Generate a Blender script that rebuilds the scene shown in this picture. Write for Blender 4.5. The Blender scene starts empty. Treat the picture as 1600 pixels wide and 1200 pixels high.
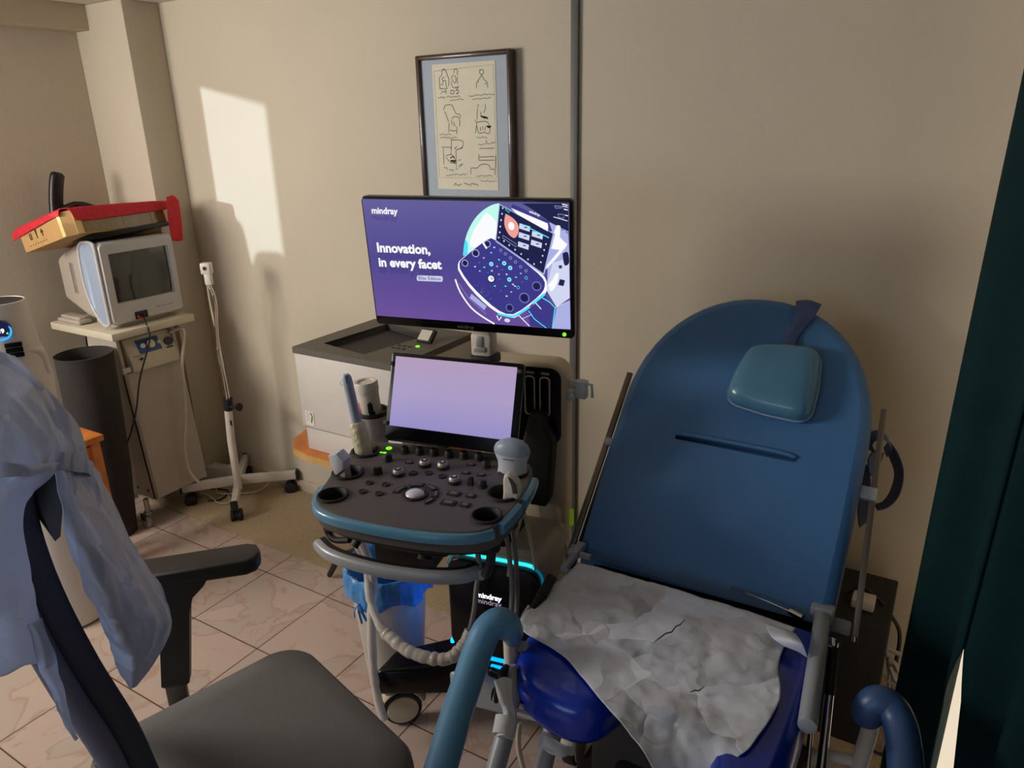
import bpy, bmesh, math, random
from mathutils import Vector, Matrix, noise
random.seed(7)
S = bpy.context.scene
COL = S.collection
PI = math.pi

# ---------------------------------------------------------------- camera
cam_d = bpy.data.cameras.new('camera')
cam = bpy.data.objects.new('camera', cam_d)
COL.objects.link(cam)
cam_d.sensor_fit = 'HORIZONTAL'
cam_d.sensor_width = 36.0
cam_d.lens = 1155.19 / 1600 * 36.0
cam_d.clip_start = 0.02
cam_d.clip_end = 60
_r = Vector((0.8546972, 0.5186494, -0.0222608))
_u = Vector((-0.1546049, 0.2952447, 0.9428297))
_f = Vector((-0.4955704, 0.8023923, -0.3325306))
M = Matrix.Identity(4)
for i in range(3):
    M[i][0] = _r[i]; M[i][1] = _u[i]; M[i][2] = -_f[i]
M[2][3] = 1.5986
cam.matrix_world = M
S.camera = cam

# ---------------------------------------------------------------- light and exposure
S.view_settings.view_transform = 'Standard'
S.view_settings.look = 'None'
S.view_settings.gamma = 1.0
S.view_settings.use_curve_mapping = False
S.view_settings.exposure = 0.0
w = bpy.data.worlds.new('world'); S.world = w
w.use_nodes = True
bg = w.node_tree.nodes['Background']
bg.inputs['Color'].default_value = (0.75, 0.86, 1.0, 1)
bg.inputs['Strength'].default_value = 1.0

def look(o, frm, to):
    o.location = frm
    o.rotation_euler = (Vector(to) - Vector(frm)).to_track_quat('-Z', 'Y').to_euler()

def area(name, frm, to, sx, sy, power, color):
    d = bpy.data.lights.new(name, 'AREA'); d.shape = 'RECTANGLE'; d.size = sx; d.size_y = sy
    d.energy = power; d.color = color
    o = bpy.data.objects.new(name, d); COL.objects.link(o); look(o, frm, to)
    return o
# daylight arriving at the left-hand window, low sun through the same window
area('window_daylight', (-3.14, -0.15, 1.62), (-1.7, 2.0, 1.15), 0.85, 0.5, 44, (1.0, 0.915, 0.82))
area('rear_cool_fill', (-1.35, -3.1, 1.35), (-1.1, 0.6, 0.9), 2.6, 1.1, 25, (0.58, 0.76, 1.0))  # cool fill lamp added behind the camera
sd = bpy.data.lights.new('sun', 'SUN'); sd.energy = 2.6; sd.angle = math.radians(0.6); sd.color = (0.72, 0.87, 1.0)
so = bpy.data.objects.new('sun', sd); COL.objects.link(so)
so.rotation_euler = Vector((0.2873, 0.9579, -0.0632)).to_track_quat('-Z', 'Y').to_euler()

# ---------------------------------------------------------------- materials
def lin(c):
    return tuple(((x / 255) / 12.92 if x / 255 <= 0.04045 else ((x / 255 + 0.055) / 1.055) ** 2.4) for x in c) + (1,)

def mat(name, rgb, rough=0.5, metal=0.0, var=0.06, vscale=18.0, bump=0.0, bscale=60.0, trans=0.0, coat=0.0, emit=None, estr=0.0, sheen=0.0, alpha=1.0, sub=0.0, spec=0.5):
    m = bpy.data.materials.new(name); m.use_nodes = True
    nt = m.node_tree; b = nt.nodes['Principled BSDF']
    c = lin(rgb)
    b.inputs['Roughness'].default_value = rough
    b.inputs['Metallic'].default_value = metal
    b.inputs['Transmission Weight'].default_value = trans
    b.inputs['Coat Weight'].default_value = coat
    b.inputs['Sheen Weight'].default_value = sheen
    b.inputs['Alpha'].default_value = alpha
    b.inputs['Specular IOR Level'].default_value = spec
    tc = nt.nodes.new('ShaderNodeTexCoord')
    if var > 0:
        n = nt.nodes.new('ShaderNodeTexNoise'); n.inputs['Scale'].default_value = vscale; n.inputs['Detail'].default_value = 4
        r = nt.nodes.new('ShaderNodeValToRGB')
        r.color_ramp.elements[0].position = 0.3; r.color_ramp.elements[1].position = 0.7
        r.color_ramp.elements[0].color = tuple(x * (1 - var) for x in c[:3]) + (1,)
        r.color_ramp.elements[1].color = tuple(min(1, x * (1 + var)) for x in c[:3]) + (1,)
        nt.links.new(tc.outputs['Object'], n.inputs['Vector']); nt.links.new(n.outputs['Fac'], r.inputs['Fac'])
        nt.links.new(r.outputs['Color'], b.inputs['Base Color'])
    else:
        b.inputs['Base Color'].default_value = c
    if bump > 0:
        n2 = nt.nodes.new('ShaderNodeTexNoise'); n2.inputs['Scale'].default_value = bscale; n2.inputs['Detail'].default_value = 6
        bp = nt.nodes.new('ShaderNodeBump'); bp.inputs['Strength'].default_value = bump; bp.inputs['Distance'].default_value = 0.01
        nt.links.new(tc.outputs['Object'], n2.inputs['Vector']); nt.links.new(n2.outputs['Fac'], bp.inputs['Height'])
        nt.links.new(bp.outputs['Normal'], b.inputs['Normal'])
    if emit:
        b.inputs['Emission Color'].default_value = lin(emit); b.inputs['Emission Strength'].default_value = estr
    return m

MT = {}
def mk(k, *a, **kw):
    MT[k] = mat(k, *a, **kw)
mk('wall_paint', (196, 186, 167), 0.75, var=0.035, vscale=2.2, bump=0.09, bscale=38)
mk('ceiling_paint', (204, 196, 182), 0.8, var=0.02)
mk('grey_trim', (96, 96, 92), 0.5)
mk('carpet', (182, 156, 112), 0.95, var=0.22, vscale=150, bump=0.9, bscale=260, sheen=0.3)
mk('skirting', (196, 180, 160), 0.3, var=0.12, vscale=9)
mk('white_plastic', (214, 206, 196), 0.42, var=0.02)
mk('cream_plastic', (205, 196, 174), 0.45, var=0.03)
mk('warm_grey', (176, 166, 154), 0.45, var=0.03)
mk('tv_silver', (190, 188, 186), 0.38, var=0.02)
mk('blue_grey', (150, 164, 184), 0.4, var=0.03)
mk('black_plastic', (14, 14, 16), 0.38, var=0.05)
mk('soft_black', (22, 22, 23), 0.6, var=0.05)
mk('gloss_black', (6, 7, 10), 0.25, var=0.0, spec=0.3)
mk('key_grey', (104, 100, 96), 0.5, var=0)
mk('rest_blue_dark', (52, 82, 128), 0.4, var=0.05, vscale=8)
mk('dark_grey', (58, 56, 55), 0.6, var=0.05)
mk('console_grey', (84, 80, 78), 0.55, var=0.03, bump=0.05, bscale=500)
mk('bin_grey', (48, 44, 42), 0.95, var=0.08)
mk('metal_grey', (176, 174, 172), 0.4, 0.4, var=0.03)
mk('chair_side', (104, 108, 130), 0.5, var=0.04)
mk('printer_white', (208, 202, 194), 0.45, var=0.02)
mk('blue_white', (196, 203, 214), 0.35, var=0.02)
mk('lcd_pale', (206, 202, 188), 0.3, var=0.02)
mk('rail_steel', (124, 116, 104), 0.35, 0.6, var=0.04)
mk('steel', (170, 166, 158), 0.28, 0.95, var=0.03)
mk('chrome', (215, 213, 208), 0.1, 1.0, var=0.0)
mk('painted_grey', (160, 165, 172), 0.35, 0.1, var=0.03)
mk('light_blue_trim', (86, 142, 176), 0.3, var=0.02, coat=0.3)
mk('chair_blue', (62, 110, 160), 0.42, var=0.05, vscale=3, bump=0.05, bscale=240)
mk('pillow_blue', (74, 124, 154), 0.28, var=0.04, vscale=6, coat=0.25)
mk('royal_blue', (8, 48, 168), 0.25, var=0.04, vscale=5, coat=0.2)
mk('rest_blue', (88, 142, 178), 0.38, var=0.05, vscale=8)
mk('strap_blue', (60, 78, 120), 0.6, var=0.08, vscale=30)
mk('strap_navy', (36, 52, 84), 0.7, var=0.08, vscale=40)
mk('paper_white', (206, 206, 208), 0.7, var=0.05, vscale=8, bump=0.25, bscale=30)
mk('gown_blue', (172, 192, 228), 0.35, var=0.08, vscale=6, bump=0.35, bscale=16)
mk('sheet_paper', (214, 214, 214), 0.65, var=0.05, vscale=8, bump=0.35, bscale=26)
mk('clear_bag', (190, 184, 176), 0.2, var=0.1, alpha=0.4)
mk('clear_wrap', (214, 208, 200), 0.25, var=0.06, alpha=0.75)
mk('cardboard', (180, 142, 88), 0.7, var=0.08, vscale=30)
mk('cardboard_pale', (226, 196, 132), 0.6, var=0.05)
mk('shaded_tape', (122, 96, 58), 0.15, var=0.1, vscale=12, bump=0.5, bscale=18, coat=0.6)
mk('red_mesh', (206, 24, 44), 0.6, var=0.15, vscale=60, bump=0.6, bscale=220)
mk('frame_wood', (58, 34, 22), 0.35, var=0.2, vscale=30, coat=0.3)
mk('mat_blue', (172, 184, 196), 0.9, var=0.03)
mk('paper_cream', (222, 217, 196), 0.9, var=0.03)
mk('ink', (46, 42, 36), 0.9, var=0)
mk('orange_wood', (206, 124, 58), 0.45, var=0.2, vscale=14)
mk('edge_wood', (206, 162, 96), 0.5, var=0.15, vscale=14)
mk('cable_cream', (196, 186, 158), 0.4, var=0.03)
mk('cable_grey', (132, 130, 124), 0.4, var=0.03)
mk('cable_black', (10, 10, 10), 0.4, var=0)
mk('rubber_grey', (150, 142, 128), 0.6, var=0.05)
mk('wheel_beige', (196, 184, 158), 0.5, var=0.03)
mk('bin_white', (206, 202, 192), 0.35, var=0.04)
mk('liner_blue', (70, 140, 205), 0.3, var=0.2, vscale=20, bump=0.8, bscale=40)
mk('curtain_green', (0, 38, 40), 0.8, var=0.12, vscale=10, spec=0.2)
mk('label_white', (236, 232, 218), 0.5, var=0)
mk('label_black', (20, 18, 18), 0.6, var=0)
mk('label_red', (200, 40, 40), 0.5, var=0)
mk('label_blue', (44, 84, 130), 0.4, var=0.02)
mk('crt_glass', (46, 50, 46), 0.08, var=0.0, coat=0.5)
mk('lcd_off', (150, 140, 120), 0.2, var=0.05)
mk('gel_yellow', (214, 208, 176), 0.25, var=0.12, vscale=60, bump=0.6, bscale=90)
def em(k, rgb, s):
    m = bpy.data.materials.new(k); m.use_nodes = True; nt = m.node_tree
    b = nt.nodes['Principled BSDF']; b.inputs['Base Color'].default_value = (0.01, 0.01, 0.01, 1); b.inputs['Roughness'].default_value = 0.25
    b.inputs['Emission Color'].default_value = lin(rgb); b.inputs['Emission Strength'].default_value = s
    MT[k] = m
em('lit_cyan', (40, 215, 235), 1.6); em('lit_cyan_soft', (10, 120, 150), 0.5); em('lit_blue', (0, 150, 255), 2.0); em('lit_ring', (40, 150, 255), 1.6)
em('lit_side', (0, 130, 255), 10.0)
em('lit_lime', (150, 190, 30), 0.2)
em('lit_navy', (6, 24, 80), 0.6)
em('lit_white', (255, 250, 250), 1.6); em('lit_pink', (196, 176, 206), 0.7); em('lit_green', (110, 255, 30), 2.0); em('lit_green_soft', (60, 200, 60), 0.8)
em('s_white', (250, 250, 255), 1.0); em('s_ghost', (70, 62, 128), 1.0); em('s_cyan', (80, 225, 250), 1.0); em('s_mint', (190, 250, 235), 1.0)
em('s_navy', (34, 34, 92), 1.0); em('s_indigo', (58, 54, 134), 1.0); em('s_deep', (22, 26, 70), 1.0); em('s_salmon', (240, 160, 150), 1.0); em('s_lilac', (170, 176, 226), 1.0)
em('s_grey', (208, 214, 240), 1.0); em('s_blue', (60, 90, 220), 1.0); em('s_text', (60, 60, 110), 1.0); em('streak_glow', (255, 236, 208), 0.85)

def grad_screen(k, c0, c1, c2, strength, span):
    # a lit display: colour runs across the panel as its picture does
    m = bpy.data.materials.new(k); m.use_nodes = True; nt = m.node_tree
    b = nt.nodes['Principled BSDF']; b.inputs['Base Color'].default_value = (0.01, 0.01, 0.01, 1); b.inputs['Roughness'].default_value = 0.3
    tc = nt.nodes.new('ShaderNodeTexCoord'); mp = nt.nodes.new('ShaderNodeSeparateXYZ')
    nt.links.new(tc.outputs['Generated'], mp.inputs['Vector'])
    r = nt.nodes.new('ShaderNodeValToRGB'); e = r.color_ramp.elements
    e[0].color = lin(c0); e[1].color = lin(c2); x = e.new(0.5); x.color = lin(c1)
    nt.links.new(mp.outputs[span], r.inputs['Fac'])
    nt.links.new(r.outputs['Color'], b.inputs['Emission Color'])
    b.inputs['Emission Strength'].default_value = strength
    MT[k] = m
grad_screen('screen_purple', (104, 76, 152), (74, 66, 140), (94, 88, 150), 1.0, 'Z')
grad_screen('screen_lilac', (148, 140, 196), (168, 154, 196), (176, 152, 186), 1.0, 'Y')

# soft plastic film / paper: crease pattern as bump from warped Voronoi cell borders
def creased(k, rgb, rough, scale, strength, trans=0.0, spec=0.5):
    m = mat(k, rgb, rough, var=0.04, vscale=7, spec=spec); nt = m.node_tree; N = nt.nodes; L = nt.links; b = N['Principled BSDF']
    tc = N.new('ShaderNodeTexCoord'); ns = N.new('ShaderNodeTexNoise'); ns.inputs['Scale'].default_value = scale * 0.6; ns.inputs['Detail'].default_value = 3
    L.new(tc.outputs['Object'], ns.inputs['Vector'])
    ad = N.new('ShaderNodeVectorMath'); ad.operation = 'MULTIPLY_ADD'; L.new(ns.outputs['Color'], ad.inputs[0]); ad.inputs[1].default_value = (0.16, 0.16, 0.16); L.new(tc.outputs['Object'], ad.inputs[2])
    prev = None
    for sc, st in ((scale, strength), (scale * 2.3, strength * 0.5), (scale * 0.45, strength * 0.6)):
        # every Voronoi cell is a flat facet with its own tilt, like crumpled paper
        v = N.new('ShaderNodeTexVoronoi'); v.feature = 'F1'; v.inputs['Scale'].default_value = sc; L.new(ad.outputs[0], v.inputs['Vector'])
        sb = N.new('ShaderNodeVectorMath'); sb.operation = 'SUBTRACT'; L.new(v.outputs['Color'], sb.inputs[0]); sb.inputs[1].default_value = (0.5, 0.5, 0.5)
        po = N.new('ShaderNodeVectorMath'); po.operation = 'SUBTRACT'; L.new(ad.outputs[0], po.inputs[0]); L.new(v.outputs['Position'], po.inputs[1])
        dt = N.new('ShaderNodeVectorMath'); dt.operation = 'DOT_PRODUCT'; L.new(sb.outputs[0], dt.inputs[0]); L.new(po.outputs[0], dt.inputs[1])
        bp = N.new('ShaderNodeBump'); bp.inputs['Strength'].default_value = 1.0; bp.inputs['Distance'].default_value = st; L.new(dt.outputs['Value'], bp.inputs['Height'])
        if prev: L.new(prev.outputs['Normal'], bp.inputs['Normal'])
        prev = bp
    L.new(prev.outputs['Normal'], b.inputs['Normal'])
    if trans:
        t = N.new('ShaderNodeBsdfTranslucent'); t.inputs['Color'].default_value = lin(rgb); mx = N.new('ShaderNodeMixShader'); mx.inputs[0].default_value = trans
        L.new(b.outputs[0], mx.inputs[1]); L.new(t.outputs[0], mx.inputs[2]); L.new(mx.outputs[0], N['Material Output'].inputs['Surface'])
    MT[k] = m
creased('gown_blue', (210, 222, 246), 0.33, 10, 0.55, 0.35)
creased('sheet_paper', (214, 219, 230), 0.55, 9, 0.36)

# floor tile: pinkish marble tiles with brown joints on a 0.32 m grid
def tile_mat():
    m = bpy.data.materials.new('marble_tile'); m.use_nodes = True; nt = m.node_tree; N = nt.nodes; L = nt.links
    b = N['Principled BSDF']
    tc = N.new('ShaderNodeTexCoord'); sp = N.new('ShaderNodeSeparateXYZ'); L.new(tc.outputs['Object'], sp.inputs['Vector'])
    def axis(out, off):
        a = N.new('ShaderNodeMath'); a.operation = 'SUBTRACT'; L.new(out, a.inputs[0]); a.inputs[1].default_value = off
        d = N.new('ShaderNodeMath'); d.operation = 'DIVIDE'; L.new(a.outputs[0], d.inputs[0]); d.inputs[1].default_value = 0.32
        fl = N.new('ShaderNodeMath'); fl.operation = 'FLOOR'; L.new(d.outputs[0], fl.inputs[0])
        fr = N.new('ShaderNodeMath'); fr.operation = 'FRACT'; L.new(d.outputs[0], fr.inputs[0])
        s = N.new('ShaderNodeMath'); s.operation = 'SUBTRACT'; L.new(fr.outputs[0], s.inputs[0]); s.inputs[1].default_value = 0.5
        ab = N.new('ShaderNodeMath'); ab.operation = 'ABSOLUTE'; L.new(s.outputs[0], ab.inputs[0])
        gt = N.new('ShaderNodeMath'); gt.operation = 'GREATER_THAN'; L.new(ab.outputs[0], gt.inputs[0]); gt.inputs[1].default_value = 0.4935
        return fl, gt
    fx, gx = axis(sp.outputs['X'], -2.7341); fy, gy = axis(sp.outputs['Y'], 1.5696)
    mx = N.new('ShaderNodeMath'); mx.operation = 'MAXIMUM'; L.new(gx.outputs[0], mx.inputs[0]); L.new(gy.outputs[0], mx.inputs[1])
    cmb = N.new('ShaderNodeCombineXYZ'); L.new(fx.outputs[0], cmb.inputs[0]); L.new(fy.outputs[0], cmb.inputs[1])
    wn = N.new('ShaderNodeTexWhiteNoise'); L.new(cmb.outputs[0], wn.inputs['Vector'])
    ad = N.new('ShaderNodeVectorMath'); ad.operation = 'MULTIPLY_ADD'; L.new(wn.outputs['Color'], ad.inputs[0]); ad.inputs[1].default_value = (5, 5, 5); L.new(tc.outputs['Object'], ad.inputs[2])
    ns = N.new('ShaderNodeTexNoise'); ns.inputs['Scale'].default_value = 3.2; ns.inputs['Detail'].default_value = 8; ns.inputs['Distortion'].default_value = 1.2
    L.new(ad.outputs[0], ns.inputs['Vector'])
    rp = N.new('ShaderNodeValToRGB'); e = rp.color_ramp.elements
    e[0].position = 0.0; e[0].color = lin((184, 167, 155)); e[1].position = 1.0; e[1].color = lin((200, 178, 166))
    for p, c in ((0.47, (184, 167, 155)), (0.50, (178, 148, 134)), (0.52, (190, 172, 160)), (0.635, (194, 168, 156)), (0.65, (182, 154, 142)), (0.665, (190, 172, 160))):
        x = e.new(p); x.color = lin(c)
    L.new(ns.outputs['Fac'], rp.inputs['Fac'])
    mix = N.new('ShaderNodeMix'); mix.data_type = 'RGBA'; L.new(mx.outputs[0], mix.inputs[0]); L.new(rp.outputs['Color'], mix.inputs[6]); mix.inputs[7].default_value = lin((96, 66, 50))
    L.new(mix.outputs[2], b.inputs['Base Color'])
    b.inputs['Roughness'].default_value = 0.3
    bp = N.new('ShaderNodeBump'); bp.inputs['Strength'].default_value = 0.4; bp.inputs['Distance'].default_value = 0.003; bp.invert = True
    L.new(mx.outputs[0], bp.inputs['Height']); L.new(bp.outputs['Normal'], b.inputs['Normal'])
    MT['marble_tile'] = m
tile_mat()

# ---------------------------------------------------------------- mesh helpers
def V(*a): return Vector(a)
class MB:
    def __init__(s): s.bm = bmesh.new(); s.mi = 0
    def _f(s, vs):
        try:
            f = s.bm.faces.new(vs); f.material_index = s.mi; return f
        except ValueError: return None
    def box(s, c, d, rot=None, bev=0.0, seg=2):
        t = bmesh.new(); bmesh.ops.create_cube(t, size=1)
        for v in t.verts: v.co = Vector((v.co.x * d[0], v.co.y * d[1], v.co.z * d[2]))
        if bev > 0: bmesh.ops.bevel(t, geom=list(t.edges), offset=min(bev, min(d) * 0.49), segments=seg, affect='EDGES', profile=0.5)
        R = rot.to_matrix() if hasattr(rot, 'to_matrix') else (rot or Matrix.Identity(3))
        s._merge(t, R, Vector(c)); return s
    def _merge(s, t, R, c):
        mp = {}
        for v in t.verts: mp[v] = s.bm.verts.new(R @ v.co + c)
        for f in t.faces: s._f([mp[v] for v in f.verts])
        t.free()
    def hexa(s, p, bev=0.0, seg=2):
        # p: 8 points, bottom ring then top ring (same order)
        t = bmesh.new(); v = [t.verts.new(Vector(a)) for a in p]
        for q in ((3, 2, 1, 0), (4, 5, 6, 7), (0, 1, 5, 4), (1, 2, 6, 5), (2, 3, 7, 6), (3, 0, 4, 7)): t.faces.new([v[i] for i in q])
        bmesh.ops.recalc_face_normals(t, faces=t.faces)
        if bev > 0: bmesh.ops.bevel(t, geom=list(t.edges), offset=bev, segments=seg, affect='EDGES', profile=0.5)
        s._merge(t, Matrix.Identity(3), Vector()); return s
    def cyl(s, a, b, r, r2=None, n=20, cap=True, bev=0.0):
        a = Vector(a); b = Vector(b); r2 = r if r2 is None else r2
        if bev > 0:
            L = (b - a).length; d = (b - a) / L
            return s.tube([a, a + d * bev * .3, a + d * bev, b - d * bev, b - d * bev * .3, b], [r - bev, r - bev * .3, r, r2, r2 - bev * .3, r2 - bev], n)
        return s.tube([a, b], [r, r2], n, cap)
    def tube(s, pts, r, n=12, cap=True, flat=None, up=None):
        pts = [Vector(p) for p in pts]; k = len(pts)
        rr = r if isinstance(r, (list, tuple)) else [r] * k
        rings = []; prev = None
        for i, p in enumerate(pts):
            d = (pts[min(i + 1, k - 1)] - pts[max(i - 1, 0)])
            if d.length < 1e-9: d = Vector((0, 0, 1))
            d.normalize()
            if prev is None:
                a = Vector(up) if up else (Vector((0, 0, 1)) if abs(d.z) < 0.9 else Vector((1, 0, 0)))
                x = d.cross(a).normalized()
            else:
                x = prev - d * prev.dot(d)
                x = x.normalized() if x.length > 1e-6 else d.orthogonal().normalized()
            prev = x; y = d.cross(x)
            fl = flat if flat else 1.0
            rings.append([s.bm.verts.new(p + x * math.cos(2 * PI * j / n) * rr[i] + y * math.sin(2 * PI * j / n) * rr[i] * fl) for j in range(n)])
        for i in range(k - 1):
            for j in range(n): s._f([rings[i][j], rings[i + 1][j], rings[i + 1][(j + 1) % n], rings[i][(j + 1) % n]])
        if cap: s._f(rings[0]); s._f(rings[-1][::-1])
        return s
    def lathe(s, prof, c=(0, 0, 0), n=28, R=None, sx=1, sy=1):
        R = R or Matrix.Identity(3); c = Vector(c); rings = []
        for r, z in prof: rings.append([s.bm.verts.new(R @ Vector((math.cos(2 * PI * j / n) * max(r, 1e-5) * sx, math.sin(2 * PI * j / n) * max(r, 1e-5) * sy, z)) + c) for j in range(n)])
        for i in range(len(prof) - 1):
            for j in range(n): s._f([rings[i][j], rings[i][(j + 1) % n], rings[i + 1][(j + 1) % n], rings[i + 1][j]])
        if prof[0][0] > 1e-4: s._f(rings[0][::-1])
        if prof[-1][0] > 1e-4: s._f(rings[-1])
        return s
    def prism(s, poly, z0, z1, R=None, c=(0, 0, 0), bev=0.0, seg=2, flip=False):
        R = R or Matrix.Identity(3)
        t = bmesh.new(); v = [t.verts.new((p[0], p[1], z0)) for p in poly]
        f = t.faces.new(v)
        if abs(z1 - z0) > 1e-7:
            g = bmesh.ops.extrude_face_region(t, geom=[f])
            for q in g['geom']:
                if isinstance(q, bmesh.types.BMVert): q.co.z = z1
            bmesh.ops.recalc_face_normals(t, faces=t.faces)
            if bev > 0:
                es = [e for e in t.edges if abs(e.verts[0].co.z - e.verts[1].co.z) < 1e-6]
                bmesh.ops.bevel(t, geom=es, offset=bev, segments=seg, affect='EDGES', profile=0.5)
        s._merge(t, R, Vector(c)); return s
    def sheet(s, rows, sub=6, fn=None, both=True):
        # smooth surface through a grid of control points (Catmull-Rom both ways)
        def cr(p, t):
            n = len(p) - 1; i = min(int(t * n), n - 1); u = t * n - i
            a = p[max(i - 1, 0)]; b = p[i]; c = p[i + 1]; d = p[min(i + 2, n)]
            return 0.5 * ((2 * b) + (c - a) * u + (2 * a - 5 * b + 4 * c - d) * u * u + (3 * b - a - 3 * c + d) * u ** 3)
        G = [[Vector(p) for p in r] for r in rows]
        nu = (len(G[0]) - 1) * sub; nv = (len(G) - 1) * sub
        out = []
        fine = [[cr(r, i / nu) for i in range(nu + 1)] for r in G]
        for j in range(nv + 1):
            row = []
            for i in range(nu + 1):
                p = cr([fr[i] for fr in fine], j / nv)
                if fn: p = fn(p, i / nu, j / nv)
                row.append(s.bm.verts.new(p))
            out.append(row)
        for j in range(nv):
            for i in range(nu): s._f([out[j][i], out[j][i + 1], out[j + 1][i + 1], out[j + 1][i]])
        return s
    def stroke(s, pts, w, z=0.0, R=None, c=(0, 0, 0)):
        # flat ribbon following 2D points in the local xy plane
        R = R or Matrix.Identity(3); c = Vector(c)
        P = [Vector((p[0], p[1])) for p in pts]; L = []; Rr = []
        for i, p in enumerate(P):
            d = P[min(i + 1, len(P) - 1)] - P[max(i - 1, 0)]
            if d.length < 1e-9: d = Vector((1, 0))
            d.normalize(); nrm = Vector((-d.y, d.x)) * w / 2
            L.append(s.bm.verts.new(R @ Vector((p.x + nrm.x, p.y + nrm.y, z)) + c)); Rr.append(s.bm.verts.new(R @ Vector((p.x - nrm.x, p.y - nrm.y, z)) + c))
        for i in range(len(P) - 1): s._f([L[i], Rr[i], Rr[i + 1], L[i + 1]])
        return s
    def text(s, txt, size, R, c, align='LEFT', bold=0.0, depth=0.0):
        cu = bpy.data.curves.new('t', 'FONT'); cu.body = txt; cu.size = size; cu.align_x = align; cu.offset = bold; cu.extrude = depth; cu.resolution_u = 3
        o = bpy.data.objects.new('t', cu); COL.objects.link(o)
        dg = bpy.context.evaluated_depsgraph_get(); me = bpy.data.meshes.new_from_object(o.evaluated_get(dg))
        t = bmesh.new(); t.from_mesh(me); s._merge(t, R, Vector(c))
        bpy.data.objects.remove(o); bpy.data.meshes.remove(me); bpy.data.curves.remove(cu); return s

def build(name, mb, mats, parent=None, loc=None, rot=None, smooth=40, solid=0.0, sub=0, recalc=True, kind=None):
    me = bpy.data.meshes.new(name)
    if recalc and solid == 0: bmesh.ops.recalc_face_normals(mb.bm, faces=mb.bm.faces)
    mb.bm.to_mesh(me); mb.bm.free()
    if isinstance(mats, str): mats = [mats]
    for k in mats: me.materials.append(MT[k])
    if smooth:
        for p in me.polygons: p.use_smooth = True
        me.set_sharp_from_angle(angle=math.radians(smooth))
    o = bpy.data.objects.new(name, me); COL.objects.link(o)
    if parent: o.parent = parent
    if loc is not None: o.location = loc
    if rot is not None: o.rotation_euler = rot
    if solid: q = o.modifiers.new('s', 'SOLIDIFY'); q.thickness = solid; q.offset = 0
    if sub: q = o.modifiers.new('u', 'SUBSURF'); q.levels = sub; q.render_levels = sub
    if kind: o['kind'] = kind
    return o
def thing(name, label, cat, loc=(0, 0, 0), rz=0.0, group=None, rot=None):
    o = bpy.data.objects.new(name, None); COL.objects.link(o); o.empty_display_size = 0.05
    o.location = loc; o.rotation_euler = rot if rot else (0, 0, rz)
    return tag(o, label, cat, group)
def tag(o, label, cat, group=None):
    o['label'] = label; o['category'] = cat
    if group: o['group'] = group
    return o
def struct(name, mb, m, **k): return build(name, mb, m, kind='structure', **k)
def spl(pts, k=8):
    P = [Vector(p) for p in pts]; out = []; n = len(P) - 1
    for i in range(n):
        a = P[max(i - 1, 0)]; b = P[i]; c = P[i + 1]; d = P[min(i + 2, n)]
        for j in range(k):
            u = j / k
            out.append(0.5 * ((2 * b) + (c - a) * u + (2 * a - 5 * b + 4 * c - d) * u * u + (3 * b - a - 3 * c + d) * u ** 3))
    out.append(P[-1]); return out
def rrect(w, h, r, n=5, cx=0, cy=0):
    out = []
    for sx, sy, a0 in ((1, -1, -90), (1, 1, 0), (-1, 1, 90), (-1, -1, 180)):
        for i in range(n + 1):
            a = math.radians(a0 + 90 * i / n); out.append((cx + sx * (w / 2 - r) + r * math.cos(a), cy + sy * (h / 2 - r) + r * math.sin(a)))
    return out
def circ(cx, cy, r, n=20, a0=0, a1=360): return [(cx + r * math.cos(math.radians(a0 + (a1 - a0) * i / n)), cy + r * math.sin(math.radians(a0 + (a1 - a0) * i / n))) for i in range(n + (0 if a1 - a0 == 360 else 1))]
def basis(x, y):
    x = Vector(x).normalized(); y = Vector(y).normalized(); z = x.cross(y).normalized(); y = z.cross(x)
    return Matrix((x, y, z)).transposed()
# upright face looking towards -Y: local x = +X, local y = +Z, local z (outward) = -Y
FACE_Y = Matrix(((1, 0, 0), (0, 0, -1), (0, 1, 0)))
# upright face looking towards +X: local x = +Y, local y = +Z, local z = +X
FACE_X = Matrix(((0, 0, 1), (1, 0, 0), (0, 1, 0)))

# ================================================================ the room
WY = 2.121; XL = -3.3; XR = 0.95; YF = -3.2; ZC = 2.09
m = MB(); m.box(((XL + XR) / 2, (WY + YF) / 2, -0.05), (XR - XL + 0.4, WY - YF + 0.4, 0.1)); struct('floor', m, 'marble_tile', smooth=0)
m = MB(); m.box(((XL + XR) / 2, (WY + YF) / 2, ZC + 0.05), (XR - XL + 0.4, WY - YF + 0.4, 0.1)); struct('ceiling', m, 'ceiling_paint', smooth=0)
m = MB(); m.box(((XL + XR) / 2, WY + 0.05, ZC / 2), (XR - XL + 0.4, 0.1, ZC)); struct('wall_back', m, 'wall_paint', smooth=0)
# left wall with a window opening y -0.88..0.35, z 1.02..1.89
m = MB(); t = 0.08; xc = XL - t / 2
WY0, WY1, WZ0, WZ1 = -1.13, 0.37, 1.0, 1.91
for y0, y1, z0, z1 in ((YF, WY0, 0, ZC), (WY1, WY, 0, ZC), (WY0, WY1, 0, WZ0), (WY0, WY1, WZ1, ZC)):
    m.box((xc, (y0 + y1) / 2, (z0 + z1) / 2), (t, y1 - y0, z1 - z0))
struct('wall_left', m, 'wall_paint', smooth=0)
m = MB()
for y0, y1, z0, z1 in ((WY0, WY0 + 0.03, WZ0, WZ1), (WY1 - 0.012, WY1, WZ0, WZ1), (WY0, WY1, WZ1 - 0.012, WZ1), (WY0, WY1, WZ0, WZ0 + 0.03)):
    m.box((XL - 0.06, (y0 + y1) / 2, (z0 + z1) / 2), (0.02, y1 - y0, z1 - z0))
struct('window_1', m, 'white_plastic', smooth=0)
m = MB()
m.box((XR + 0.05, (YF + WY) / 2, ZC / 2), (0.1, WY - YF, ZC))
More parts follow.
